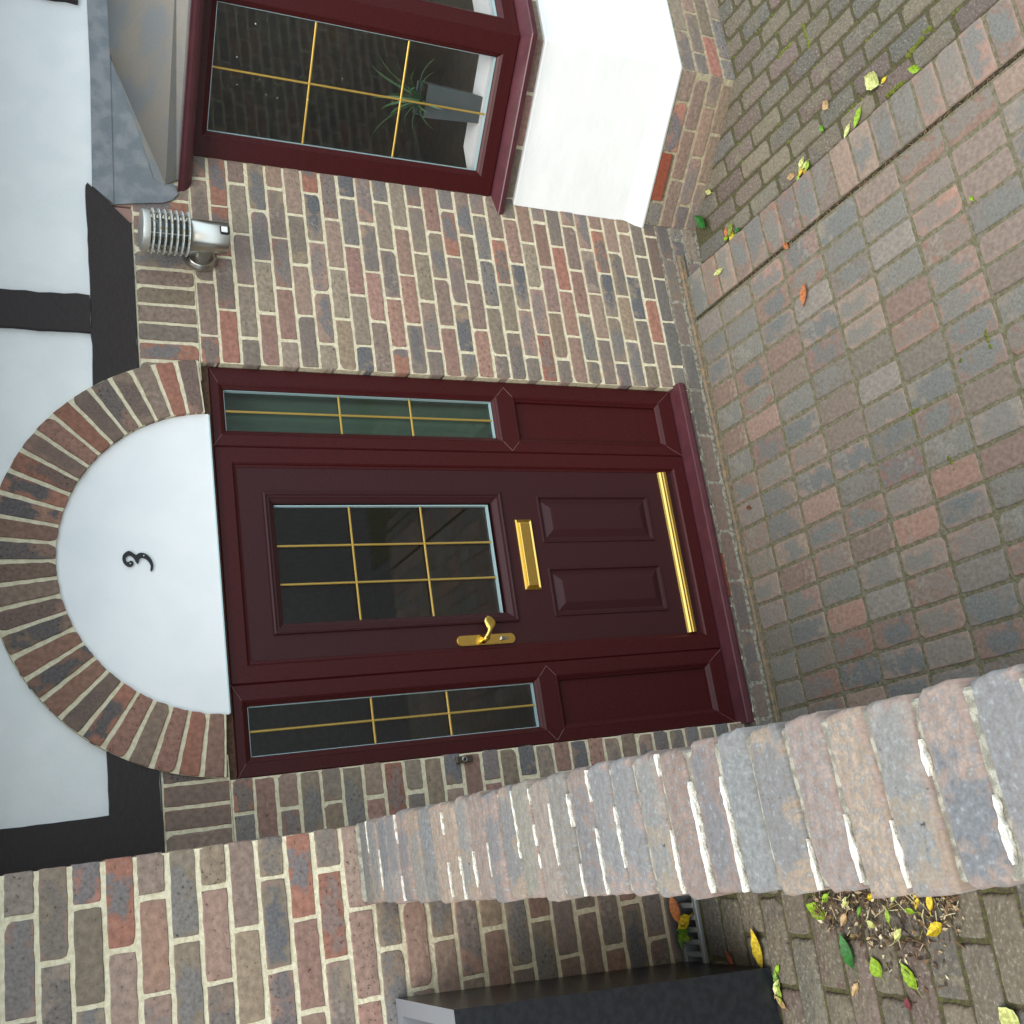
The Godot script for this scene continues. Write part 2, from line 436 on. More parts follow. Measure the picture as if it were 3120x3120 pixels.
	M.room = tri_mat(Color.WHITE, 0.9, 0, two_tone(256, 0.03, 61, c8(158, 152, 140), c8(150, 144, 132), 0.04), 1.0)
	M.hall = tri_mat(Color.WHITE, 0.8, 0, two_tone(512, 0.03, 62, c8(150, 140, 124), c8(142, 132, 116), 0.04), 0.8)
	M.house_leaf = mat(c8(60, 96, 60), 0.5)
	M.added_curtain = mat(c8(60, 88, 72), 0.9)
	M.soil = tri_mat(Color.WHITE, 1.0, 0, two_tone(512, 0.05, 45, c8(66, 54, 42), c8(50, 44, 36), 0.3), 1.0, grit_n, 0.6)
	M.asphalt = tri_mat(Color.WHITE, 0.95, 0, two_tone(512, 0.05, 46, c8(92, 90, 86), c8(78, 76, 74), 0.25), 0.5, grit_n, 1.0)
	M.moss = tri_mat(Color.WHITE, 1.0, 0, two_tone(256, 0.05, 47, c8(104, 106, 34), c8(70, 82, 30), 0.3), 8.0)
	var gl := mat(Color(0.12, 0.14, 0.14, 0.04), 0.02)
	gl.transparency = BaseMaterial3D.TRANSPARENCY_ALPHA
	gl.metallic_specular = 0.5
	M.glass = gl

# ---------------------------------------------------------------- brick runs
func one_piece(called: String, parent: Node3D, xf: Transform3D, w: float, h: float, d: float, cl: Rect2, m: Material, c := 0.0028, j := 0.0013, taper := 0.0) -> MeshInstance3D:
	var a := Acc.new()
	a.piece(Transform3D.IDENTITY, w, h, d, cl, rng, c, j, taper)
	var o := obj(called, a, m, parent)
	o.transform = xf
	return o

# bricks of one course between u0 and u1 (along the wall), joints at phase + n * 0.225
func course(parent: Node3D, loose: Acc, frame: Transform3D, u0: float, u1: float, yb: float, phase: float, m: Material, cols := 8, rows := 16, keep := true) -> void:
	var k := floorf((u0 - phase) / 0.225)
	while phase + k * 0.225 < u1:
		var a: float = max(phase + k * 0.225 + 0.0045, u0)
		var b: float = min(phase + (k + 1) * 0.225 - 0.0045, u1)
		k += 1
		if b - a < 0.02: continue
		var jit := rng.randf_range(-0.002, 0.002)
		var xf := frame * Transform3D(Basis(Vector3.BACK, rng.randfn(0, 0.004)), Vector3((a + b) / 2 + jit, yb + 0.0375 + rng.randfn(0, 0.0008), rng.randfn(0, 0.0008)))
		var full := cell(cols, rows)
		if b - a < 0.16:
			full.size.x *= (b - a) / 0.215
		if keep and in_view(xf.origin, 1.08): one_piece("brick", parent, xf, b - a, 0.0662, 0.04, full, m)
		elif loose: loose.piece(xf, b - a, 0.0662, 0.04, full, rng)

func _ready() -> void:
	rng.seed = 5
	# ------------------------------------------------------------ camera, sky, sun, exposure
	var cam := Camera3D.new()
	cam.name = "camera"
	cam.transform = Transform3D(Basis(-TO_TOP, TO_RIGHT, -AHEAD), EYE)
	cam.fov = rad_to_deg(2.0 * atan(HALF))
	cam.near = 0.05; cam.far = 300.0
	add_child(cam)
	cam.current = true
	var env := Environment.new()
	env.background_mode = Environment.BG_SKY
	var sm := ProceduralSkyMaterial.new()
	sm.sky_top_color = Color(0.80, 0.865, 0.912)
	sm.sky_horizon_color = Color(0.82, 0.88, 0.915)
	sm.sky_curve = 0.2
	sm.ground_bottom_color = Color(0.3, 0.29, 0.27)
	sm.ground_horizon_color = Color(0.5, 0.5, 0.5)
	var sky := Sky.new()
	sky.sky_material = sm
	env.sky = sky
	env.background_energy_multiplier = 1.0
	env.tonemap_mode = Environment.TONE_MAPPER_LINEAR
	env.tonemap_exposure = 2.9
	env.sdfgi_enabled = true; env.ssao_enabled = true; env.ssil_enabled = true
	var we := WorldEnvironment.new()
	we.name = "world_environment"; we.environment = env
	add_child(we)
	var sun := DirectionalLight3D.new()
	sun.name = "sun"
	sun.light_energy = 0.4; sun.light_color = Color(1.0, 0.99, 0.97)
	sun.light_angular_distance = 40.0
	sun.shadow_enabled = true
	add_child(sun)
	sun.look_at_from_position(Vector3.ZERO, Vector3(0.35, -0.85, -0.45))
	make_materials()
	build_ground()
	var house := thing("brick_house", "brick house front with white render, dark timbers and arched maroon doorway", "house")
	build_walls(house)
	build_arch(house)
	build_timbers(house)
	build_door(house)
	build_bay(house)
	build_rooms(house)
	build_garden_wall()
	build_lamp()
	build_small_fittings()
	build_planter()
	build_drain()
	build_litter()

# ---------------------------------------------------------------- ground and paving
func build_ground() -> void:
	var a := Acc.new()
	a.box(Vector3(-40, -0.5, -40), Vector3(40, -0.145, 40))
	structure(obj("ground", a, M.asphalt), "grey ground around the house")
	var flat := Basis(Vector3.RIGHT, -PI / 2)
	# brick platform in front of the door
	a = Acc.new()
	a.box(Vector3(-1.72, -0.144, 0.0), Vector3(0.340, -0.0035, 4.2))
	a.box(Vector3(0.340, -0.144, 0.0), Vector3(0.357, -0.03, 4.2))
	a.box(Vector3(0.357, -0.144, 0.0), Vector3(0.566, -0.004, 4.2))
	var path := obj("path", a, M.joint_sand)
	structure(path, "raised path of clay pavers in front of the maroon door")
	var rest := Acc.new()
	for i in 19:
		var z0 := 0.026 if i == 0 else 0.203 + (i - 1) * 0.2205
		var z1 := 0.203 + i * 0.2205
		var x := 0.336
		var shift := rng.randf_range(-0.006, 0.006)
		var col := 0
		while x > -1.70:
			var w := 0.1135 + rng.randf_range(-0.0025, 0.0025)
			if col == 0: w += shift
			var xl: float = max(x - w, -1.705)
			if x - xl > 0.03:
				var xf := Transform3D(flat * Basis(Vector3.BACK, rng.randfn(0, 0.006)), Vector3((x + xl) / 2, rng.randfn(0, 0.0012), (z0 + z1) / 2))
				var lng := z1 - z0 - 0.011; var wid := x - xl - 0.010
				# pavers lie with their length along z
				xf.basis = xf.basis * Basis(Vector3.BACK, PI / 2)
				var cl := cell(8, 8)
				if in_view(xf.origin): one_piece("paver", path, xf, lng, wid, 0.05, cl, M.clay, 0.0035, 0.0018)
				else: rest.piece(xf, lng, wid, 0.05, cl, rng, 0.0035, 0.0018)
			x -= w; col += 1
	# edging of headers
	var z := 0.028
	while z < 4.1:
		var w := 0.1105 + rng.randf_range(-0.002, 0.002)
		var xf := Transform3D(flat * Basis(Vector3.BACK, rng.randfn(0, 0.006)), Vector3(0.4635, 0.001 + rng.randfn(0, 0.001), z + w / 2))
		var cl := cell(8, 8)
		if in_view(xf.origin): one_piece("edging_paver", path, xf, 0.212, w - 0.009, 0.07, cl, M.clay, 0.0035, 0.0018)
		else: rest.piece(xf, 0.212, w - 0.009, 0.07, cl, rng, 0.0035, 0.0018)
		z += w
	obj("paver_field", rest, M.clay, path).set_meta("kind", "stuff")
	# lower drive of concrete blocks on the bay side
	a = Acc.new()
	a.box(Vector3(0.566, -0.4, 0.0), Vector3(5.0, -0.138, 5.0))
	var drive := obj("driveway", a, M.dark_joint)
	structure(drive, "lower driveway of weathered concrete blocks beside the bay")
	rest = Acc.new()
	var row := 0
	var xx := 0.569
	while xx < 4.6:
		var zz := -0.2 + (0.1 if row % 2 == 0 else 0.0) + rng.randf_range(-0.008, 0.008)
		while zz < 4.4:
			var c := Vector3(xx + 0.049, -0.13 + rng.randfn(0, 0.0016), zz + 0.1)
			var bay: bool = c.z < 0.36 and c.x - 0.85 > c.z + 0.09
			if c.z > 0.02 and not bay:
				var xf := Transform3D(flat * Basis(Vector3.BACK, PI / 2 + rng.randfn(0, 0.012)), c)
				var cl := cell(8, 8)
				var wid := 0.0895 + rng.randf_range(-0.004, 0.001)
				var lng := 0.191 + rng.randf_range(-0.008, 0.002)
				if in_view(c): one_piece("block", drive, xf, lng, wid, 0.05, cl, M.concrete, 0.006, 0.0025)
				else: rest.piece(xf, lng, wid, 0.05, cl, rng, 0.006, 0.0025)
			zz += 0.2
		xx += 0.0985; row += 1
	obj("block_field", rest, M.concrete, drive).set_meta("kind", "stuff")
	# upper drive on the other side of the garden wall
	a = Acc.new()
	a.box(Vector3(-6.0, -0.6, 0.85), Vector3(-1.905, 1.131, 5.0))
	a.box(Vector3(-6.0, -0.6, 0.60), Vector3(-1.905, 1.07, 0.86))
	var upper := obj("upper_driveway", a, M.dark_joint)
	structure(upper, "upper driveway of speckled blocks behind the garden wall")
	rest = Acc.new()
	row = 0
	z = 0.868
	while z < 4.4:
		var x := -1.90 - (0.1 if row % 2 == 0 else 0.0)
		if row > 0: x += 0.07
		while x > -4.0:
			var c := Vector3(x - 0.113, 1.14 + rng.randfn(0, 0.0012), z + 0.047)
			var xf := Transform3D(flat * Basis(Vector3.BACK, rng.randfn(0, 0.01) - 0.03), c)
			var cl := cell(8, 8)
			var hgt := 0.0875 + rng.randf_range(-0.003, 0.001)
			if in_view(c): one_piece("block", upper, xf, 0.219, hgt, 0.05, cl, M.concrete, 0.006, 0.002)
			else: rest.piece(xf, 0.219, hgt, 0.05, cl, rng, 0.006, 0.002)
			x -= 0.226
		z += 0.0942; row += 1
	obj("block_field", rest, M.concrete, upper).set_meta("kind", "stuff")

# ---------------------------------------------------------------- house walls
func build_walls(house: Node3D) -> void:
	var a := Acc.new()
	var f := -0.0035
	a.box(Vector3(0.003, -0.3, -0.25), Vector3(0.97, G + 0.075, f))
	a.box(Vector3(-0.07, G + 0.0765, -0.25), Vector3(0.97, G + 0.292, f))
	a.box(Vector3(-1.80, -0.3, -0.25), Vector3(-1.503, G + 0.075, f))
	a.box(Vector3(-1.80, G + 0.0765, -0.25), Vector3(-1.42, G + 0.292, f))
	a.box(Vector3(-1.502, -0.3, -0.25), Vector3(0.002, G - 2.062, f - 0.001))
	var wall := obj("main_wall", a, M.mortar, house)
	a = Acc.new()
	a.box(Vector3(-1.74, -0.3, -0.02), Vector3(0.93, G - 2.096, -0.002))
	obj("base_mortar", a, M.old_mortar, wall)
	var loose := Acc.new()
	for k in range(-1, 29):
		var yb := G - 0.075 * (k + 1)
		var pale: bool = k >= 28 or (k == 27 and rng.randf() < 0.5)
		var m: Material = M.pale_brick if pale else M.brick
		var rows := 8 if pale else 16
		var cols := 6 if pale else 8
		var ph := 0.1125 if posmod(k, 2) == 1 else 0.0
		course(wall, loose, Transform3D.IDENTITY, 0.0, 0.905, yb, ph, m, cols, rows)
		if posmod(k, 2) == 1:
			course(wall, loose, Transform3D.IDENTITY, -1.609, -1.5, yb, -1.614, m, cols, rows)
			course(wall, loose, Transform3D.IDENTITY, -1.74, -1.619, yb, -1.839, m, cols, rows)
		else:
			course(wall, loose, Transform3D.IDENTITY, -1.74, -1.5, yb, -1.7265, m, cols, rows)
		if k >= 27:
			course(wall, loose, Transform3D.IDENTITY, -1.495, -0.005, yb, ph - 1.575 , M.pale_brick, 6, 8)
	# upright bricks above
	var up := Basis(Vector3.BACK, PI / 2)
	for i in range(-1, 10):
		var x := 0.0335 + 0.0752 * i + 0.003
		if x > 0.72: break
		one_piece("soldier_brick", wall, Transform3D(up * Basis(Vector3.BACK, rng.randfn(0, 0.006)), Vector3(x, G + 0.1835, rng.randfn(0, 0.001))), 0.209, 0.0655, 0.04, cell(8, 16), M.brick)
	for i in 4:
		one_piece("soldier_brick", wall, Transform3D(up * Basis(Vector3.BACK, rng.randfn(0, 0.006)), Vector3(-1.46 - 0.0745 * i, G + 0.1835, rng.randfn(0, 0.001))), 0.209, 0.0655, 0.04, cell(8, 4), M.warm_brick)
	var ab := Acc.new()
	ab.box(Vector3(-0.972, G - 2.097, -0.02), Vector3(-0.778, G - 2.036, 0.0035), 0.002)
	for i in 9:
		for j in 3:
			ab.box(Vector3(-0.955 + i * 0.019, G - 2.091 + j * 0.018, 0.0036), Vector3(-0.945 + i * 0.019, G - 2.082 + j * 0.018, 0.005))
	obj("air_brick", ab, M.terracotta, wall)
	a = Acc.new()
	a.box(Vector3(-1.70, -0.02, 0.0), Vector3(0.70, 0.016, 0.02), 0.006)
	obj("mortar_fillet", a, M.fillet, wall)
	for k in [29, 30]:
		course(wall, null, Transform3D.IDENTITY, 0.575, 0.90, G - 0.075 * (k + 1), 0.1125 if k % 2 == 1 else 0.0, M.brick)
	if loose.v.size() > 0: obj("brickwork", loose, M.brick, wall).set_meta("kind", "stuff")
	# projecting wing beside the garden wall
	a = Acc.new()
	a.box(Vector3(-3.6, -0.3, -0.25), Vector3(-1.7205, G + 1.15, 0.7265))
	var wing := obj("wing_wall", a, M.mortar, house)
	loose = Acc.new()
	var face_xf := Transform3D(Basis.IDENTITY, Vector3(0, 0, 0.73))
	for k in range(-4, 26):
		var yb := G + 0.6965 - 0.075 * k
		var ph := -1.82 if posmod(k, 2) == 0 else -1.9325
		course(wing, loose, face_xf, -3.1, -1.717, yb, ph, M.brick)
	var side := Transform3D(Basis(Vector3.UP, PI / 2), Vector3(-1.717, 0, 0))
	for k in range(-4, 40):
		var yb := G + 0.6965 - 0.075 * k
		course(wing, loose, side, -0.72, -0.005, yb, -0.73 + (0.0 if posmod(k, 2) == 1 else 0.1125), M.brick, 8, 16, false)
	obj("brickwork", loose, M.brick, wing).set_meta("kind", "stuff")

func build_arch(house: Node3D) -> void:
	var c := Vector2(-0.745, G + 0.042)
	var a := Acc.new()
	var n := 64
	var a0 := deg_to_rad(3.6); var a1 := PI - deg_to_rad(3.6)
	var rings := []
	for i in n + 1:
		var t := a0 + (a1 - a0) * i / n
		var d := Vector2(cos(t), sin(t))
		var rg := []
		for q in [[0.5445, -0.2], [0.5445, 0.0105], [0.749, 0.0105], [0.749, -0.2]]:
			var p: Vector2 = c + d * q[0]
			rg.push_back(Vector3(p.x, p.y, q[1]))
		rings.push_back(rg)
	for i in n:
		for k in 4:
			a.quad(rings[i][k], rings[i][(k + 1) % 4], rings[i + 1][(k + 1) % 4], rings[i + 1][k])
	a.quad(rings[0][0], rings[0][3], rings[0][2], rings[0][1])
	a.quad(rings[n][0], rings[n][1], rings[n][2], rings[n][3])
	var arch := obj("arch", a, M.mortar, house)
	for i in 28:
		var t := a0 + (a1 - a0) * (i + 0.5) / 28.0
		var d := Vector2(cos(t), sin(t))
		var p := c + d * 0.646
		one_piece("arch_brick", arch, Transform3D(Basis(Vector3.BACK, t + rng.randfn(0, 0.008)), Vector3(p.x, p.y, 0.015 + rng.randfn(0, 0.001))), 0.207, 0.0580, 0.06, cell(8, 4), M.warm_brick, 0.003, 0.0012, 0.295)
	var poly := PackedVector2Array()
	var s := asin((0.062 - 0.042) / 0.5435)
	for i in 65:
		var t := s + (PI - 2 * s) * i / 64
		poly.push_back(c + Vector2(cos(t), sin(t)) * 0.5435)
	a = Acc.new()
	a.prism(poly, -0.0125, -0.005)
	var lun := obj("lunette_panel", a, M.panel_white, house)
	a = Acc.new()
	a.box(Vector3(-1.285, G + 0.0575, -0.016), Vector3(-0.205, G + 0.0615, -0.003), 0.001)
	obj("edge_bead", a, M.spacer, lun)

func rough(p: Array, amp := 0.0018) -> PackedVector2Array:
	var out := PackedVector2Array()
	for i in p.size():
		var a: Vector2 = p[i]; var b: Vector2 = p[(i + 1) % p.size()]
		var n := maxi(1, int(a.distance_to(b) / 0.04))
		for k in n:
			var q := a.lerp(b, float(k) / n)
			out.push_back(q + (Vector2(rng.randfn(0, amp), rng.randfn(0, amp)) if k > 0 else Vector2.ZERO))
	return out

func build_timbers(house: Node3D) -> void:
	var a := Acc.new()
	a.box(Vector3(-1.75, G + 0.294, -0.25), Vector3(3.4, G + 1.089, -0.014))
	obj("render_panel", a, M.render, house)
	a = Acc.new()
	a.prism(rough([Vector2(-0.15, G + 0.297), Vector2(0.2, G + 0.2955), Vector2(0.548, G + 0.297), Vector2(0.60, G + 0.345), Vector2(0.702, G + 0.442), Vector2(0.690, G + 0.449), Vector2(0.3, G + 0.446), Vector2(-0.2, G + 0.449)]), -0.02, 0.008)
	obj("timber_rail", a, M.timber, house)
	a = Acc.new()
	for q in [[0.556, 0.615], [0.623, 0.662]]:
		a.prism(rough([Vector2(q[0], G + 0.291), Vector2(q[1], G + 0.291), Vector2(q[1], G + 0.291 + (q[1] - 0.545) * 0.94), Vector2(q[0], G + 0.293 + (q[0] - 0.545) * 0.94)], 0.0008), -0.02, 0.0005)
	obj("cut_brick", a, mat(c8(144, 114, 103), 0.9), house)
	a = Acc.new()
	a.prism(rough([Vector2(-1.74, G + 0.294), Vector2(-1.36, G + 0.300), Vector2(-1.32, G + 0.452), Vector2(-1.74, G + 0.455)]), -0.02, 0.008)
	obj("timber_rail", a, M.timber, house)
	for e in [[0.094, 0.237], [-1.74, -1.568], [1.517, 1.66]]:
		a = Acc.new()
		a.prism(rough([Vector2(e[0], G + 0.4495), Vector2(e[1], G + 0.4495), Vector2(e[1] - 0.003, G + 0.7), Vector2(e[1], G + 1.088), Vector2(e[0], G + 1.088), Vector2(e[0] + 0.002, G + 0.7)]), -0.02, 0.007)
		obj("timber_post", a, M.timber, house)
	a = Acc.new()
	a.box(Vector3(-1.72, G + 1.09, -0.25), Vector3(3.4, G + 1.13, 0.55))  # unseen overhang, deepened to darken the top of the wall
	a.box(Vector3(-3.6, G + 1.151, 0.7), Vector3(-1.72, G + 1.19, 1.15))
	a.box(Vector3(-1.72, G + 1.07, 0.55), Vector3(3.4, G + 1.24, 0.575))
	var ev := obj("shading_eaves", a, M.timber, house)

func glazed(parent: Node3D, x0: float, x1: float, y0: float, y1: float, z: float, vbars: Array, hbars: Array, xf := Transform3D.IDENTITY) -> void:
	# double glazing: outer pane, spacer round the edge, gold bars between, inner pane
	for e in [z, z - 0.024]:
		var a := Acc.new()
		a.quad(xf * Vector3(x0 - 0.004, y0 - 0.004, e), xf * Vector3(x1 + 0.004, y0 - 0.004, e), xf * Vector3(x1 + 0.004, y1 + 0.004, e), xf * Vector3(x0 - 0.004, y1 + 0.004, e))
		obj("pane", a, M.glass, parent)
	var a := Acc.new()
	var zs := z - 0.022; var zf := z - 0.004
	a.box(Vector3(x0 - 0.003, y0 - 0.003, zs), Vector3(x1 + 0.003, y0 + 0.002, zf), 0, xf)
	a.box(Vector3(x0 - 0.003, y1 - 0.002, zs), Vector3(x1 + 0.003, y1 + 0.003, zf), 0, xf)
	a.box(Vector3(x0 - 0.003, y0 + 0.0045, zs), Vector3(x0 + 0.001, y1 - 0.0045, zf), 0, xf)
	a.box(Vector3(x1 - 0.001, y0 + 0.0045, zs), Vector3(x1 + 0.003, y1 - 0.0045, zf), 0, xf)
	obj("spacer", a, M.spacer, parent)
	for vx in vbars:
		a = Acc.new()
		a.box(Vector3(vx - 0.0042, y0 + 0.001, z - 0.014), Vector3(vx + 0.0042, y1 - 0.001, z - 0.0065), 0.0025, xf)
		obj("glazing_bar", a, M.bar_gold, parent)
	for hy in hbars:
		a = Acc.new()
		a.box(Vector3(x0 + 0.001, hy - 0.0042, z - 0.0137), Vector3(x1 - 0.001, hy + 0.0042, z - 0.0062), 0.0025, xf)
		obj("glazing_bar", a, M.bar_gold, parent)

func build_door(house: Node3D) -> void:
	var door := part("front_door", house)
	door.set_meta("label", "maroon wood-grain front door with two glazed sidelights and brass fittings")
	var zf := -0.03
	var top := G + 0.045; var bot := G - 2.012
	# the two sidelights
	for s in 2:
		var ox := -0.315 if s == 0 else -1.5
		var ex := 0.0 if s == 0 else -1.188
		var gx0 := -0.248 if s == 0 else -1.431
		var gx1 := -0.085 if s == 0 else -1.264
		var y0 := G - 1.106; var y1 := G - 0.008
		var py0 := G - 1.915; var py1 := G - 1.224
		var b := 0.022
		var a := Acc.new()
		a.ring(ox, ex, bot, top, [[0, zf - 0.06], [0, zf - 0.004], [0.004, zf]])
		a.plate(ox + 0.004, ex - 0.004, bot + 0.004, top - 0.004, zf, [[gx0 - b, gx1 + b, y0 - b, y1 + b], [gx0 - b, gx1 + b, py0 - b, py1 + b]])
		obj("sidelight_frame", a, M.rosewood, door)
		for q in [[y0, y1], [py0, py1]]:
			a = Acc.new()
			a.ring(gx0 - b, gx1 + b, q[0] - b, q[1] + b, [[0, zf], [0.001, zf + 0.0015], [0.009, zf - 0.003], [0.011, zf - 0.006], [0.020, zf - 0.012], [0.022, zf - 0.030]])
			obj("glazing_bead", a, M.rosewood, door)
		a = Acc.new()
		a.box(Vector3(gx0 - 0.01, py0 - 0.01, zf - 0.05), Vector3(gx1 + 0.01, py1 + 0.01, zf - 0.022))
		obj("lower_panel", a, M.rosewood, door)
		glazed(door, gx0, gx1, y0, y1, zf - 0.016, [(gx0 + gx1) / 2], [G - 0.452, G - 0.747])
		# fine weld lines where the mid rail meets the stiles
		a = Acc.new()
		var my := G - 1.166
		for e in [[gx1 + b - 0.002, 1.0], [gx0 - b + 0.002, -1.0]]:
			for g in [1.0, -1.0]:
				var p := Vector3(e[0], my + 0.036 * g, zf + 0.0002); var q := Vector3(e[0] + 0.040 * e[1], my, zf + 0.0002)
				a.tube([p, q], [0.0007, 0.0007], 5)
		for e in [[ox, bot, gx0 - b, py0 - b], [ex, bot, gx1 + b, py0 - b], [ox, top, gx0 - b, y1 + b], [ex, top, gx1 + b, y1 + b]]:
			a.tube([Vector3(e[0], e[1], zf + 0.0002), Vector3(e[2], e[3], zf + 0.0002)], [0.0006, 0.0006], 5)
		obj("weld_line", a, M.weld, door)
	# frame of the door itself
	var a := Acc.new()
	a.ring(-1.187, -0.316, bot, top, [[0, zf - 0.06], [0, zf - 0.004], [0.004, zf], [0.060, zf], [0.066, zf - 0.005], [0.068, zf - 0.009], [0.077, zf - 0.011], [0.079, zf - 0.03]])
	obj("door_frame", a, M.rosewood, door)
	# leaf with a hole for the glass and two fielded panels
	var lx0 := -1.109; var lx1 := -0.394
	var zl := -0.042
	var gl := [-0.982, -0.537, G - 1.026, G - 0.158]
	var mo := [-1.022, -0.487, G - 1.084, G - 0.117]
	var pans := [[-0.703, -0.501, G - 1.790, G - 1.245], [-1.010, -0.808, G - 1.792, G - 1.247]]
	var holes := [mo]
	holes.append_array(pans)
	a = Acc.new()
	a.plate(lx0, lx1, G - 1.95, G - 0.008, zl, holes)
	a.box(Vector3(lx0, G - 1.95, zl - 0.045), Vector3(lx0 + 0.05, G - 0.008, zl - 0.002))
	a.box(Vector3(lx1 - 0.05, G - 1.95, zl - 0.045), Vector3(lx1, G - 0.008, zl - 0.002))
	obj("door_leaf", a, M.leaf_wood, door)
	a = Acc.new()
	a.ring(mo[0], mo[1], mo[2], mo[3], [[0, zl], [0.002, zl + 0.009], [0.008, zl + 0.012], [0.013, zl + 0.010], [0.015, zl + 0.006], [0.022, zl + 0.006], [0.026, zl + 0.002], [0.039, zl - 0.006], [0.040, zl - 0.03]])
	obj("glass_moulding", a, M.leaf_wood, door)
	a = Acc.new()
	a.ring(mo[0] + 0.038, mo[1] - 0.038, mo[2] + 0.038, mo[3] - 0.038, [[0.0, zl - 0.008], [0.004, zl - 0.010], [0.004, zl - 0.03]])
	obj("glazing_bead", a, M.leaf_wood, door)
	glazed(door, gl[0], gl[1], gl[2], gl[3], zl - 0.012, [-0.689, -0.834], [G - 0.449, G - 0.739])
	for p in pans:
		a = Acc.new()
		a.ring(p[0], p[1], p[2], p[3], [[0, zl], [0.003, zl + 0.005], [0.008, zl + 0.005], [0.012, zl - 0.004], [0.018, zl - 0.006], [0.024, zl - 0.006], [0.054, zl + 0.006], [0.056, zl + 0.0065]], true)
		obj("raised_panel", a, M.leaf_wood, door)
	# brass weather strip and sill
	a = Acc.new()
	var prof := PackedVector2Array([Vector2(-0.055, G - 1.908), Vector2(-0.033, G - 1.908), Vector2(-0.027, G - 1.902), Vector2(-0.027, G - 1.889), Vector2(-0.031, G - 1.886), Vector2(-0.031, G - 1.878), Vector2(-0.035, G - 1.870), Vector2(-0.046, G - 1.863), Vector2(-0.055, G - 1.863)])
	a.prism(prof, 0, lx1 - lx0, Transform3D(Basis(Vector3(0, 0, 1), Vector3(0, 1, 0), Vector3(1, 0, 0)), Vector3(lx0, 0, 0)))
	obj("weather_strip", a, M.brass, door)
	a = Acc.new()
	prof = PackedVector2Array([Vector2(-0.09, G - 2.0125), Vector2(-0.029, G - 2.0125), Vector2(0.034, G - 2.019), Vector2(0.039, G - 2.022), Vector2(0.041, G - 2.041), Vector2(0.038, G - 2.044), Vector2(0.03, G - 2.044), Vector2(0.03, G - 2.060), Vector2(-0.09, G - 2.060)])
	a.prism(prof, 0, 1.524, Transform3D(Basis(Vector3(0, 0, 1), Vector3(0, 1, 0), Vector3(1, 0, 0)), Vector3(-1.512, 0, 0)))
	obj("door_sill", a, M.plum, door)
	a = Acc.new()
	a.box(Vector3(-1.499, G + 0.046, -0.09), Vector3(-0.001, G + 0.074, -0.0335))
	obj("frame_packer", a, M.raw_timber, door)
	# letter plate
	a = Acc.new()
	a.ring(-0.897, -0.603, G - 1.206, G - 1.130, [[0, zl], [0.001, zl + 0.005], [0.006, zl + 0.009], [0.009, zl + 0.007], [0.012, zl + 0.005], [0.015, zl + 0.010], [0.018, zl + 0.012]], true)
	obj("letter_plate", a, M.brass, door)
	# handle: rounded plate, curved lever, lock cylinder
	var h := Acc.new()
	var poly := PackedVector2Array()
	for i in 16:
		var t := PI * i / 15
		poly.push_back(Vector2(-1.085 + 0.0195 * cos(t), G - 0.826 + 0.0195 * sin(t)))
	for i in 16:
		var t := PI + PI * i / 15
		poly.push_back(Vector2(-1.085 + 0.0195 * cos(t), G - 1.034 + 0.0195 * sin(t)))
	h.prism(poly, zl, zl + 0.007)
	var inner := PackedVector2Array()
	for p in poly: inner.push_back(Vector2(-1.085, G - 0.93) + (p - Vector2(-1.085, G - 0.93)) * Vector2(0.86, 0.975))
	h.prism(inner, zl + 0.006, zl + 0.0098)
	var hnd := obj("door_handle", h, M.brass, door)
	h = Acc.new()
	var hw := [0.006, 0.011, 0.013, 0.012, 0.0115, 0.013, 0.0175, 0.0215, 0.0235, 0.0225, 0.017, 0.006]
	var ht := [0.004, 0.008, 0.010, 0.0095, 0.009, 0.0085, 0.008, 0.0075, 0.007, 0.006, 0.005, 0.002]
	var rings := []
	for i in 12:
		var t := i / 11.0
		var c := Vector3(-1.098 + 0.097 * t, G - 0.912 - 0.024 * smoothstep(0.0, 0.6, t), zl + 0.040 + 0.010 * sin(t * PI))
		var rg := []
		for k in 16:
			var u := TAU * k / 16
			rg.push_back(c + Vector3(0, cos(u) * hw[i], sin(u) * ht[i]))
		rings.push_back(rg)
	h.loft(rings)
	h.lathe([[0.016, 0.0], [0.0145, 0.012], [0.0115, 0.028], [0.0115, 0.040], [0.0, 0.042]], Transform3D(Basis(Vector3.RIGHT, PI / 2), Vector3(-1.086, G - 0.915, zl + 0.009)), 20)
	obj("door_lever", h, M.brass, door)
	h = Acc.new()
	h.lathe([[0.0085, 0.0], [0.0085, 0.006], [0.0, 0.006]], Transform3D(Basis(Vector3.RIGHT, PI / 2), Vector3(-1.085, G - 0.995, zl + 0.0095)), 16)
	h.box(Vector3(-1.090, G - 1.024, zl + 0.009), Vector3(-1.080, G - 1.002, zl + 0.014), 0.002)
	obj("lock_cylinder", h, M.steel, door)

# ---------------------------------------------------------------- bay window
func bay_ring(off: float, y: float, xr := 3.0) -> Array:
	# plan outline of the bay pushed outwards by off: wall end, corner, right end
	return [Vector3(0.885 - 1.4142 * off, y, 0.0), Vector3(1.355 - 0.4142 * off, y, 0.47 + off), Vector3(xr, y, 0.47 + off)]

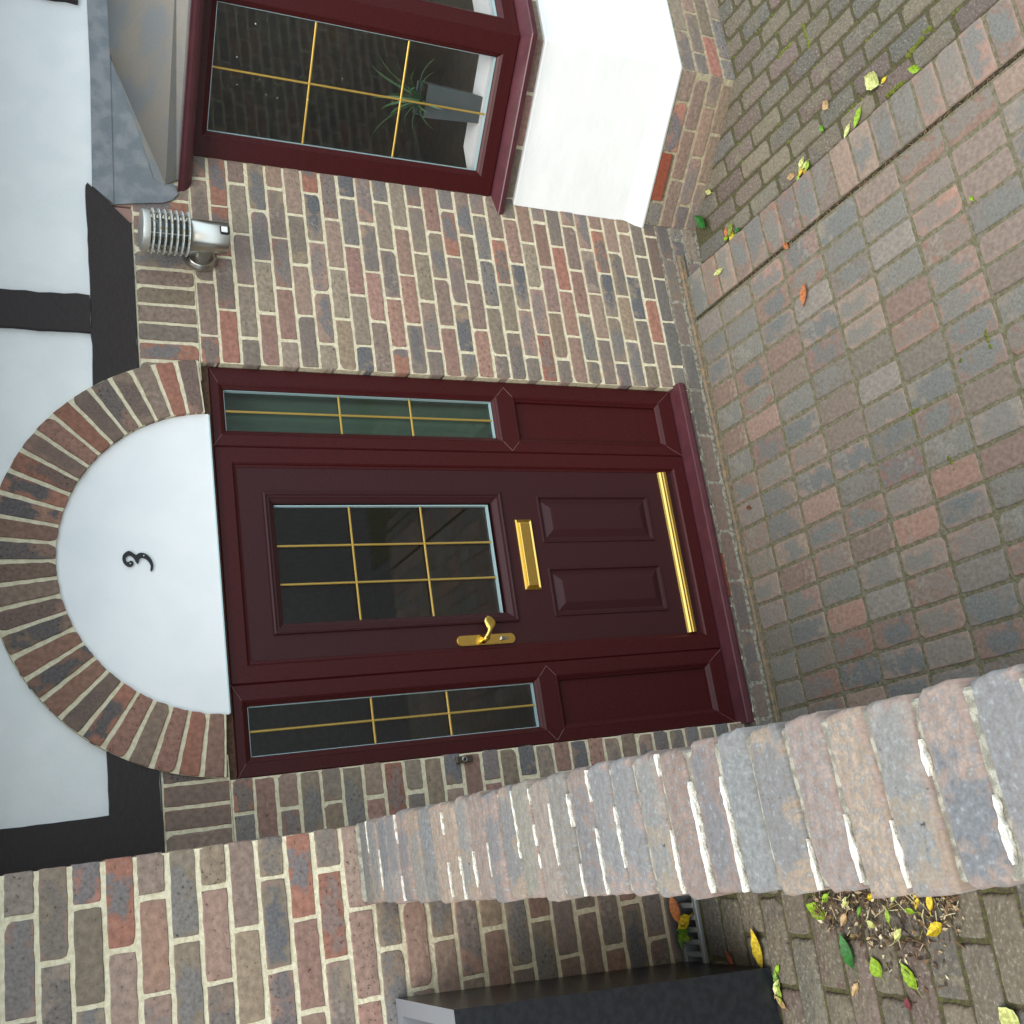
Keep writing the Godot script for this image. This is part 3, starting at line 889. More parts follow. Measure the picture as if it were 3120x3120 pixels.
func bay_loft(a: Acc, prof: Array, cap_top := false, cap_bottom := false) -> void:
	for i in prof.size() - 1:
		var p := bay_ring(prof[i][1], prof[i][0])
		var q := bay_ring(prof[i + 1][1], prof[i + 1][0])
		for k in 2:
			a.quad(p[k], p[k + 1], q[k + 1], q[k]) if prof[i][0] < prof[i + 1][0] or (is_equal_approx(prof[i][0], prof[i + 1][0]) and prof[i][1] > prof[i + 1][1]) else a.quad(q[k], q[k + 1], p[k + 1], p[k])
	for e in [[cap_top, prof[-1], 1], [cap_bottom, prof[0], 0]]:
		if e[0]:
			var r := bay_ring(e[1][1], e[1][0])
			var b := bay_ring(-0.12, e[1][0])
			for k in 2:
				if e[2] == 1: a.quad(r[k], r[k + 1], b[k + 1], b[k])
				else: a.quad(r[k], b[k], b[k + 1], r[k + 1])

func build_bay(house: Node3D) -> void:
	var bay := part("bay_window", house)
	bay.set_meta("label", "splayed bay window with maroon frames, lead roof and white rendered apron")
	var sp := Transform3D(Basis(Vector3.UP, -PI / 4), Vector3(0.885, 0, 0))
	var fr := Transform3D(Basis.IDENTITY, Vector3(1.355, 0, 0.47))
	var y0 := G - 1.235; var y1 := G + 0.055
	var b := 0.022
	# splayed light
	for e in [[sp, 0.0, 0.672, 0.102, 0.566, [0.336]], [fr, -0.005, 1.5, 0.095, 0.70, [0.4]]]:
		var xf: Transform3D = e[0]
		var g0: float = e[3]; var g1: float = e[4]
		var gy0 := G - 1.150; var gy1 := G + 0.002
		var a := Acc.new()
		a.ring(e[1], e[2], y0, y1, [[0, -0.07], [0, -0.006], [0.006, 0]], false, xf)
		var holes := [[g0 - b, g1 + b, gy0 - b, gy1 + b]]
		if e[2] > 1: holes.push_back([0.82, 1.4, gy0 - b, gy1 + b])
		a.plate(e[1] + 0.006, e[2] - 0.006, y0 + 0.006, y1 - 0.006, 0.0, holes, xf)
		obj("window_frame", a, M.rosewood, bay)
		for q in holes:
			a = Acc.new()
			a.ring(q[0], q[1], q[2], q[3], [[0, 0], [0.001, 0.0015], [0.009, -0.003], [0.011, -0.006], [0.020, -0.012], [0.022, -0.03]], false, xf)
			obj("glazing_bead", a, M.rosewood, bay)
			glazed(bay, q[0] + b, q[1] - b, q[2] + b, q[3] - b, -0.016, [e[5][0] if q[0] < 0.5 else 1.1], [G - 0.379, G - 0.765], xf)
	# sill, brick band, apron, plinth
	var a := Acc.new()
	bay_loft(a, [[G - 1.285, 0.0], [G - 1.285, 0.056], [G - 1.262, 0.060], [G - 1.258, 0.057], [G - 1.236, -0.01]])
	obj("window_sill", a, M.plum, bay)
	a = Acc.new()
	bay_loft(a, [[G - 1.36, -0.004], [G - 1.28, -0.004]])
	var band := obj("brick_band", a, M.mortar, bay)
	for i in 3:
		one_piece("brick", band, sp * Transform3D(Basis.IDENTITY, Vector3(0.115 + i * 0.225, G - 1.3175, 0)), 0.213, 0.063, 0.04, cell(8, 16), M.brick)
		one_piece("brick", band, fr * Transform3D(Basis.IDENTITY, Vector3(0.105 + i * 0.225, G - 1.3175, 0)), 0.213, 0.063, 0.04, cell(8, 16), M.brick)
	a = Acc.new()
	bay_loft(a, [[G - 2.032, -0.02], [G - 2.032, 0.034], [G - 2.022, 0.038], [G - 1.985, 0.034], [G - 1.955, 0.025], [G - 1.92, 0.020], [G - 1.60, 0.0185], [G - 1.352, 0.017], [G - 1.345, 0.012], [G - 1.343, -0.01]])
	obj("apron", a, M.render, bay)
	a = Acc.new()
	bay_loft(a, [[-0.3, 0.021], [G - 2.02, 0.021]])
	var plinth := obj("plinth", a, M.tan_mortar, bay)
	var p0 := bay_ring(0.025, 0.0)
	var psp := Transform3D(sp.basis, p0[0])
	var pfr := Transform3D(Basis.IDENTITY, p0[1])
	var spare := Acc.new()
	for k in 5:
		var yb := G - 2.05 - 0.075 * (k + 1) + 0.005
		course(plinth, spare, psp, 0.002, 0.6985, yb, 0.1125 if k % 2 == 0 else 0.0, M.brick)
		course(plinth, spare, pfr, 0.0015, 1.63, yb, 0.0 if k % 2 == 0 else 0.1125, M.brick)
	if spare.v.size() > 0: obj("brickwork", spare, M.brick, plinth).set_meta("kind", "stuff")
	a = Acc.new()
	a.box(Vector3(0.12, G - 2.096, 0.0), Vector3(0.335, G - 2.036, 0.006), 0.002, psp)
	for i in 12:
		a.box(Vector3(0.135 + i * 0.0165, G - 2.076, 0.0055), Vector3(0.143 + i * 0.0165, G - 2.062, 0.0065), 0.0, psp)
	obj("air_brick", a, M.terracotta, plinth)
	# lead roof: splayed slope, front slope, rolled edge, wall flashings
	var A := Vector3(0.760, G + 0.121, 0.012)
	var B := Vector3(1.323, G + 0.121, 0.547)
	var C := Vector3(3.0, G + 0.121, 0.547)
	var up1 := Vector3(0.687, G + 0.184, 0.004)
	var up2 := Vector3(1.300, G + 0.346, 0.004)
	var up3 := Vector3(3.0, G + 0.352, 0.004)
	var ins := Vector3(0.045, 0.045, -0.03)
	a = Acc.new()
	var A2 := Vector3(0.735, G + 0.163, 0.008); var B2 := B + Vector3(0.02, 0.042, -0.055); var C2 := C + Vector3(0, 0.042, -0.055)
	a.quad(A, B, B2, A2); a.quad(B, C, C2, B2)
	a.quad(A2, B2, up2, up1); a.quad(B2, C2, up3, up2)
	a.quad(A + Vector3(0, -0.012, 0), B + Vector3(0, -0.012, 0), B, A); a.quad(B + Vector3(0, -0.012, 0), C + Vector3(0, -0.012, 0), C, B)
	var roof := obj("lead_roof", a, M.lead, bay)
	a = Acc.new()
	a.prism(PackedVector2Array([Vector2(0.622, G + 0.357), Vector2(0.640, G + 0.270), Vector2(0.655, G + 0.176), Vector2(0.672, G + 0.140), Vector2(0.700, G + 0.118), Vector2(0.74, G + 0.13), Vector2(0.75, G + 0.205), Vector2(1.0, G + 0.262), Vector2(1.31, G + 0.350), Vector2(1.31, G + 0.362)]), 0.002, 0.007)
	obj("lead_soaker", a, M.lead_blue, roof)
	a = Acc.new()
	a.prism(PackedVector2Array([Vector2(0.622, G + 0.3545), Vector2(1.0, G + 0.347), Vector2(1.3, G + 0.342), Vector2(3.0, G + 0.350), Vector2(3.0, G + 0.420), Vector2(1.2, G + 0.416), Vector2(0.688, G + 0.426)]), 0.0005, 0.0125)
	obj("lead_flashing", a, M.lead_blue, roof)
	# gutter and boarding under the roof edge
	a = Acc.new()
	bay_loft(a, [[G + 0.055, 0.03], [G + 0.118, 0.03]])
	bay_loft(a, [[G + 0.054, 0.03], [G + 0.0545, -0.02]])
	obj("fascia", a, M.timber, bay)
	a = Acc.new()
	var rings := []
	for i in 13:
		var t := PI * i / 12
		var off := 0.066 - 0.052 * cos(t)
		var yy := G + 0.110 - 0.050 * sin(t)
		rings.push_back(bay_ring(off, yy))
	for i in 12:
		for k in 2: a.quad(rings[i][k], rings[i + 1][k], rings[i + 1][k + 1], rings[i][k + 1])
	bay_loft(a, [[G + 0.109, 0.1185], [G + 0.116, 0.121], [G + 0.118, 0.115]])
	var endp := []
	for i in 13: endp.push_back(rings[i][0])
	for i in range(1, 12): a.tri(endp[0], endp[i + 1], endp[i])
	obj("gutter", a, M.plum, bay)
	# dirt specks on the splayed glass
	a = Acc.new()
	for i in 34:
		var q := sp * Vector3(clampf(0.33 + rng.randfn(0, 0.13), 0.11, 0.56), G - 0.03 - absf(rng.randfn(0, 0.4)) * 0.8, -0.0158)
		var s := 0.0006 + 0.0022 * pow(rng.randf(), 3.0)
		a.lathe([[s, 0], [s * 0.7, 0.0004], [0.0, 0.0006]], Transform3D(sp.basis * Basis(Vector3.RIGHT, PI / 2), q), 6)
	obj("glass_specks", a, M.sensor, bay).set_meta("kind", "stuff")

func build_rooms(house: Node3D) -> void:
	var a := Acc.new()
	a.box(Vector3(-1.9, -0.05, -6.0), Vector3(0.6, 0.0, -0.251))
	a.box(Vector3(-1.9, G + 0.3, -6.0), Vector3(0.6, G + 0.35, -0.251))
	a.box(Vector3(-1.9, 0.0, -6.05), Vector3(0.6, G + 0.3, -6.0))
	a.box(Vector3(-1.95, -0.05, -6.05), Vector3(-1.9, G + 0.35, -0.251))
	obj("hall_lining", a, M.hall, house)
	a = Acc.new()
	a.box(Vector3(0.6, -0.05, -6.05), Vector3(0.65, G + 0.35, -0.251))
	a.box(Vector3(0.97, -0.05, -6.0), Vector3(3.4, 0.0, -0.01))
	a.box(Vector3(0.65, -0.05, -6.0), Vector3(0.97, 0.0, -0.251))
	a.box(Vector3(0.65, G + 0.056, -6.0), Vector3(3.4, G + 0.1, -0.02))
	a.box(Vector3(0.65, 0.0, -6.05), Vector3(3.4, G + 0.1, -6.0))
	a.box(Vector3(3.4, -0.05, -6.05), Vector3(3.45, G + 0.35, 0.6))
	obj("room_lining", a, M.room, house)
	a = Acc.new()
	# ceiling of the bay, inside the roof
	a.prism(PackedVector2Array([Vector2(0.95, 0.0), Vector2(1.36, 0.43), Vector2(3.3, 0.43), Vector2(3.3, -0.03), Vector2(0.95, -0.03)]), -(G + 0.053), -(G + 0.03), Transform3D(Basis(Vector3.RIGHT, Vector3(0, 0, 1), Vector3(0, -1, 0)), Vector3.ZERO))
	obj("bay_ceiling", a, M.room, house)
	a = Acc.new()
	a.prism(PackedVector2Array([Vector2(0.98, -0.02), Vector2(1.38, 0.40), Vector2(3.3, 0.40), Vector2(3.3, 0.27), Vector2(1.44, 0.27), Vector2(1.15, -0.02)]), -(G - 1.15), -(G - 1.175), Transform3D(Basis(Vector3.RIGHT, Vector3(0, 0, 1), Vector3(0, -1, 0)), Vector3.ZERO))
	obj("window_board", a, M.panel_white, house)
	# potted plant on the bay window board; its grey box stands for a reflection
	var reflection_pot := thing("potted_plant", "spiky green houseplant behind the bay glass in a square grey box shaped after a reflection", "houseplant")
	var px := Transform3D(Basis(Vector3.UP, -PI / 4), Vector3(0.885, G - 1.149, 0)) * Transform3D(Basis.IDENTITY, Vector3(0.345, 0, -0.135))
	a = Acc.new()
	var lo := []; var hi := []; var hin := []
	for k in [[-1, -1], [1, -1], [1, 1], [-1, 1]]:
		lo.push_back(px * Vector3(k[0] * 0.055, 0, k[1] * 0.055)); hi.push_back(px * Vector3(k[0] * 0.068, 0.26, k[1] * 0.068)); hin.push_back(px * Vector3(k[0] * 0.062, 0.255, k[1] * 0.062))
	for k in 4:
		var l := (k + 1) % 4
		a.quad(lo[k], hi[k], hi[l], lo[l]); a.quad(hi[k], hin[k], hin[l], hi[l])
	obj("reflection_pot", a, mat(c8(70, 80, 82), 0.6), reflection_pot)
	a = Acc.new()
	a.quad(hin[0] + Vector3(0, -0.02, 0), hin[3] + Vector3(0, -0.02, 0), hin[2] + Vector3(0, -0.02, 0), hin[1] + Vector3(0, -0.02, 0))
	obj("soil", a, M.soil, reflection_pot)
	for i in 22:
		var az := TAU * i / 22.0 + rng.randf_range(-0.2, 0.2)
		var len_ := rng.randf_range(0.18, 0.34); var rise := rng.randf_range(0.5, 1.5)
		var d := Vector3(cos(az), 0, sin(az)); var sd := Vector3(-sin(az), 0, cos(az))
		var r1 := []; var r2 := []
		for k in 8:
			var t := k / 7.0
			var c := px * Vector3(0, 0.24, 0) + d * len_ * t * 0.62 + Vector3.UP * (rise * 0.26 * t - 0.16 * t * t)
			var w := 0.006 * sin(PI * (0.25 + 0.75 * t))
			r1.push_back(c - sd * w); r2.push_back(c + sd * w)
		a = Acc.new()
		for k in 7: a.quad(r1[k], r1[k + 1], r2[k + 1], r2[k])
		obj("leaf", a, M.house_leaf, reflection_pot)
	# guessed green hanging, added close behind one sidelight to tint its pane
	a = Acc.new()
	var rings := []
	for e in [G - 1.2, G + 0.04]:
		var rg := []
		for i in 25:
			rg.push_back(Vector3(-0.31 + 0.3 * i / 24.0, e, -0.16 + 0.010 * sin(i * 1.1)))
		rings.push_back(rg)
	a.loft(rings, false, false)
	obj("added_curtain", a, M.added_curtain, house)

# ---------------------------------------------------------------- garden wall
func build_garden_wall() -> void:
	var wall := thing("garden_wall", "brick garden wall with weathered brick-on-edge coping running from the wing", "wall")
	var a := Acc.new()
	a.box(Vector3(-1.912, -0.3, 0.7275), Vector3(-1.720, G - 0.206, 3.45))
	var body := obj("wall_body", a, M.mortar, wall)
	var loose := Acc.new()
	var right := Transform3D(Basis(Vector3.UP, PI / 2), Vector3(-1.716, 0, 0))
	var left := Transform3D(Basis(Vector3.UP, -PI / 2), Vector3(-1.916, 0, 0))
	for k in 31:
		var yb := G - 0.211 - 0.075 * (k + 1)
		course(body, loose, right, -3.44, -0.735, yb, 0.1125 if k % 2 == 0 else 0.0, M.brick, 8, 16, false)
		if k < 13: course(body, loose, left, 0.735, 3.44, yb, 0.1125 if k % 2 == 0 else 0.0, M.brick, 8, 16, false)
	obj("wall_bricks", loose, M.brick, body).set_meta("kind", "stuff")
	a = Acc.new()
	a.box(Vector3(-1.9135, G - 0.2055, 0.731), Vector3(-1.7175, G - 0.107, 3.45), 0.004)
	var cope := obj("coping", a, M.old_mortar, wall)
	var flat := Basis(Vector3.RIGHT, -PI / 2)
	var z := 0.752
	var crust := Acc.new()
	var rest := Acc.new()
	while z < 3.42:
		var w := 0.0752 + rng.randf_range(-0.0022, 0.0022)
		var dx := rng.randf_range(-0.004, 0.004)
		var gap := rng.randf_range(0.003, 0.0075)
		var xf := Transform3D(flat * Basis(Vector3.BACK, 0.05 + rng.randfn(0, 0.008)), Vector3(-1.8155 + dx, G - 0.1 + rng.randfn(0, 0.0015), z + w / 2))
		var cl := cell(6, 8)
		if in_view(xf.origin, 1.1): one_piece("coping_brick", cope, xf, 0.214 + rng.randf_range(-0.003, 0.004), w - gap, 0.1, cl, M.coping, 0.006, 0.0014)
		else: rest.piece(xf, 0.214, w - gap, 0.1, cl, rng, 0.007, 0.0022)
		z += w
		var segs := rng.randi() % 4
		for q in segs:
			var mid := rng.randf_range(-1.905, -1.725)
			var half: float = rng.randf_range(0.012, 0.055) * (1.0 if q < 2 else 0.6)
			var pts := PackedVector2Array(); var back := PackedVector2Array()
			for i in 9:
				var x: float = clampf(mid + half * (i / 4.0 - 1.0), -1.9165, -1.714)
				var wd := (gap * 0.35 + rng.randf_range(0.0, 0.0034)) * sqrt(maxf(0.05, 1.0 - pow(i / 4.0 - 1.0, 2.0)))
				var zc := z - (x + 1.8155) * 0.05 + rng.randf_range(-0.0006, 0.0006)
				pts.push_back(Vector2(x + i * 0.00005, zc - wd)); back.push_back(Vector2(x + i * 0.00005, zc + wd))
			back.reverse(); pts.append_array(back)
			crust.prism(pts, G - 0.1065, G - rng.randf_range(0.0985, 0.1015), Transform3D(Basis(Vector3.RIGHT, Vector3(0, 0, 1), Vector3(0, 1, 0)), Vector3.ZERO))
	obj("mortar_crust", crust, M.white_mortar, cope).set_meta("kind", "stuff")
	obj("coping_row", rest, M.coping, cope).set_meta("kind", "stuff")
	# bedding against the wing
	a = Acc.new()
	a.box(Vector3(-1.918, G - 0.13, 0.729), Vector3(-1.714, G - 0.096, 0.752), 0.008)
	obj("mortar_fillet", a, M.old_mortar, cope)

# ---------------------------------------------------------------- fittings
func build_lamp() -> void:
	var lamp := thing("wall_lamp", "stainless steel outdoor wall light with rusty louvre rings beside the bay", "wall light")
	var c := Vector3(0.447, 0, 0.135)
	var a := Acc.new()
	a.lathe([[0.0, 0.0], [0.060, 0.0], [0.062, 0.004], [0.061, 0.014], [0.054, 0.018], [0.052, 0.026], [0.046, 0.030], [0.0, 0.031]], Transform3D(Basis(Vector3.RIGHT, PI / 2), Vector3(0.435, G + 0.052, 0.0)), 40)
	obj("wall_plate", a, M.steel, lamp)
	a = Acc.new()
	a.box(Vector3(0.415, G + 0.02, 0.02), Vector3(0.457, G + 0.075, 0.10), 0.006)
	obj("arm", a, M.steel, lamp)
	a = Acc.new()
	a.lathe([[0.0, G - 0.024], [0.056, G - 0.024], [0.058, G - 0.021], [0.058, G + 0.118], [0.0, G + 0.118]], Transform3D(Basis.IDENTITY, c), 40)
	var body := obj("lamp_body", a, M.steel, lamp)
	a = Acc.new()
	a.box(Vector3(-0.016, G - 0.020, 0.050), Vector3(0.016, G + 0.014, 0.066), 0.004, Transform3D(Basis(Vector3.UP, -0.05), c))
	var sen := obj("sensor_housing", a, M.black, body)
	a = Acc.new()
	a.box(Vector3(-0.012, G - 0.014, 0.060), Vector3(0.012, G + 0.010, 0.0685), 0.003, Transform3D(Basis(Vector3.UP, -0.05), c))
	obj("sensor_lens", a, M.sensor, body)
	a = Acc.new()
	a.lathe([[0.0, G + 0.118], [0.046, G + 0.119], [0.046, G + 0.258], [0.0, G + 0.258]], Transform3D(Basis.IDENTITY, c), 32)
	obj("diffuser", a, M.frost, lamp)
	for i in 7:
		var y := G + 0.121 + i * 0.0205
		a = Acc.new()
		a.lathe([[0.060, y + 0.002], [0.0795, y - 0.0015], [0.081, y], [0.0805, y + 0.0025], [0.061, y + 0.005], [0.060, y + 0.002]], Transform3D(Basis.IDENTITY, c), 40)
		obj("louvre_ring", a, M.steel_ring, lamp)
	for t in [0.6, 2.2, 3.9, 5.2]:
		a = Acc.new()
		var p := c + Vector3(cos(t), 0, sin(t)) * 0.068
		a.tube([p + Vector3(0, G + 0.118, 0), p + Vector3(0, G + 0.262, 0)], [0.0025, 0.0025], 8)
		obj("tie_rod", a, M.steel, lamp)
	a = Acc.new()
	a.lathe([[0.0, G + 0.256], [0.072, G + 0.256], [0.074, G + 0.258], [0.074, G + 0.280], [0.071, G + 0.283], [0.0, G + 0.284]], Transform3D(Basis.IDENTITY, c), 40)
	obj("lamp_cap", a, mat(c8(206, 206, 200), 0.4, 0.8), lamp)

func build_small_fittings() -> void:
	var bell := thing("doorbell", "small bronze push-button doorbell on the brick beside the maroon frame", "doorbell")
	var a := Acc.new()
	a.box(Vector3(-1.5365, G - 0.788, 0.0015), Vector3(-1.5125, G - 0.724, 0.013), 0.002)
	obj("bell_case", a, mat(c8(92, 84, 74), 0.35, 0.7), bell)
	a = Acc.new()
	a.lathe([[0.0105, 0.0], [0.0105, 0.003], [0.008, 0.005], [0.0068, 0.003], [0.0, 0.0028]], Transform3D(Basis(Vector3.RIGHT, PI / 2), Vector3(-1.5245, G - 0.755, 0.0128)), 20)
	var ring_ := obj("button_ring", a, M.steel, bell)
	a = Acc.new()
	a.lathe([[0.0066, 0.0], [0.006, 0.0045], [0.0, 0.005]], Transform3D(Basis(Vector3.RIGHT, PI / 2), Vector3(-1.5245, G - 0.755, 0.0128)), 16)
	obj("push_button", a, M.black, bell)
	# the house number
	var num := thing("house_number", "black curled iron number 3 on the white half-round panel", "number")
	var o := [[-0.7297, 0.3352], [-0.7157, 0.3535], [-0.7165, 0.3647], [-0.7276, 0.3769], [-0.7411, 0.3794], [-0.7533, 0.3766], [-0.7634, 0.3693], [-0.7701, 0.3585], [-0.7676, 0.3493], [-0.7599, 0.3444], [-0.7527, 0.346], [-0.7489, 0.3537], [-0.7543, 0.3637], [-0.7449, 0.3698], [-0.7364, 0.3681], [-0.7316, 0.3621], [-0.7303, 0.3542], [-0.7377, 0.344], [-0.7566, 0.3344], [-0.7585, 0.3312], [-0.7553, 0.3278], [-0.746, 0.327], [-0.7404, 0.3219], [-0.7392, 0.3126], [-0.746, 0.301], [-0.7585, 0.2923], [-0.77, 0.2896], [-0.7836, 0.2916], [-0.7858, 0.2884], [-0.7831, 0.285], [-0.7659, 0.2815], [-0.7464, 0.2865], [-0.7317, 0.297], [-0.7242, 0.3086], [-0.7219, 0.3184], [-0.7238, 0.3277]]
	var poly := PackedVector2Array()
	for i in o.size():
		var p0 := Vector2(o[i - 1][0], o[i - 1][1]); var p1 := Vector2(o[i][0], o[i][1])
		var p2 := Vector2(o[(i + 1) % o.size()][0], o[(i + 1) % o.size()][1]); var p3 := Vector2(o[(i + 2) % o.size()][0], o[(i + 2) % o.size()][1])
		var sharp: bool = i == 0 or i == o.size() - 1
		poly.push_back(p1 + Vector2(0, G))
		if not sharp: poly.push_back(p1.cubic_interpolate(p2, p0, p3, 0.5) + Vector2(0, G))
	a = Acc.new()
	a.prism(poly, -0.0045, 0.0035)
	obj("digit", a, M.iron, num)
	for p in [[-0.7588, 0.3552], [-0.7322, 0.3105]]:
		a = Acc.new()
		a.lathe([[0.0027, 0.0], [0.0022, 0.0012], [0.0, 0.0015]], Transform3D(Basis(Vector3.RIGHT, PI / 2), Vector3(p[0], G + p[1], 0.0035)), 10)
		obj("screw", a, M.screw, num)

func build_planter() -> void:
	var pl := thing("planter", "tall black tapered planter with grey rim standing against the wing wall", "planter")
	var a := Acc.new()
	var yb := 1.142; var yt := G - 0.16
	var bot := [Vector3(-2.50, yb, 0.755), Vector3(-2.236, yb, 0.755), Vector3(-2.236, yb, 1.150), Vector3(-2.50, yb, 1.150)]
	var top := [Vector3(-2.575, yt, 0.736), Vector3(-2.166, yt, 0.736), Vector3(-2.166, yt, 1.142), Vector3(-2.575, yt, 1.142)]
	for k in 4:
		var l := (k + 1) % 4
		a.quad(bot[k], top[k], top[l], bot[l])
	a.quad(bot[0], bot[1], bot[2], bot[3])
	obj("planter_body", a, M.planter, pl)
	a = Acc.new()
	var c := Vector3(-2.3705, yt + 0.0005, 0.939)
	var inn := []
	var deep := []
	for k in 4:
		var d: Vector3 = top[k] - c; d.y = 0
		inn.push_back(c + d * Vector3(0.80, 0, 0.80)); deep.push_back(c + d * Vector3(0.76, 0, 0.76) - Vector3(0, 0.12, 0))
		top[k].y = yt + 0.0005
	for k in 4:
		var l := (k + 1) % 4
		a.quad(top[k], inn[k], inn[l], top[l])
		a.quad(inn[k], deep[k], deep[l], inn[l])
	obj("rim", a, M.planter_rim, pl)
	a = Acc.new()
	a.quad(deep[0] + Vector3(-0.01, 0.004, -0.01), deep[3] + Vector3(-0.01, 0.004, 0.01), deep[2] + Vector3(0.01, 0.004, 0.01), deep[1] + Vector3(0.01, 0.004, -0.01))
	obj("soil", a, M.soil, pl)

func build_drain() -> void:
	var dr := thing("drain_channel", "grey slotted drain channel along the foot of the wing wall", "drain")
	var a := Acc.new()
	a.box(Vector3(-3.0, 1.075, 0.745), Vector3(-1.918, 1.143, 0.762), 0.002)
	a.box(Vector3(-3.0, 1.075, 0.840), Vector3(-1.918, 1.143, 0.857), 0.002)
	obj("rail", a, M.grate, dr)
	for i in 30:
		a = Acc.new()
		a.box(Vector3(-1.935 - i * 0.034 - 0.015, 1.128, 0.7625), Vector3(-1.935 - i * 0.034, 1.142, 0.8395), 0.002)
		obj("bar", a, M.grate, dr)

# ---------------------------------------------------------------- leaves and debris
func leaf(p: Vector3, length: float, turn: float, col: Color, wide := 0.42, curl := 0.15, label := "", under := "") -> Node3D:
	var a := Acc.new()
	length *= 1.3
	var n := 9
	for side in [-1.0, 1.0]:
		var r1 := []; var r2 := []
		for i in n:
			var t := i / (n - 1.0)
			var w := sin(pow(t, 0.85) * PI) * wide * 0.5 * length * (1.0 + 0.08 * sin(i * 3.1 + length * 900.0))
			var x := (t - 0.5) * length
			var lift := curl * length * (pow(t - 0.45, 2.0) * 1.6)
			r1.push_back(Vector3(x, lift, 0.0))
			r2.push_back(Vector3(x, lift + w * (0.25 + curl), w * side))
		for i in n - 1:
			if side > 0: a.quad(r1[i], r2[i], r2[i + 1], r1[i + 1])
			else: a.quad(r1[i], r1[i + 1], r2[i + 1], r2[i])
	a.tube([Vector3(-0.5 * length, curl * length * 0.32, 0), Vector3(-0.72 * length, curl * length * 0.2, 0.02 * length)], [0.0009, 0.0007], 5)
	var key := "leaf_%s" % col.to_html()
	if not M.has(key):
		var m := tri_mat(col, 0.6, 0, M.leaf_tone, 12.0, null, 1.0, false)
		m.backlight_enabled = true; m.backlight = Color(0.2, 0.2, 0.1)
		M[key] = m
	var o := obj("fallen_leaf", a, M[key])
	o.transform = Transform3D(Basis(Vector3.UP, turn) * Basis(Vector3.RIGHT, rng.randf_range(-0.15, 0.15)), p)
	tag(o, label, "leaf", "fallen leaves")
	return o

func tone_word(c: Color) -> String:
	if c.r > 0.75 and c.b > 0.4: return "pale"
	if c.r > 0.8 and c.g > 0.7: return "yellow"
	if c.r > 0.7 and c.g > 0.55: return "ochre" if c.b < 0.3 else "tan"
	if c.r > c.g: return "orange-brown" if c.r > 0.75 else "brown"
	if c.r > 0.5: return "lime"
	return "olive" if c.r > 0.4 else "green" if c.r > 0.3 else "dark green"

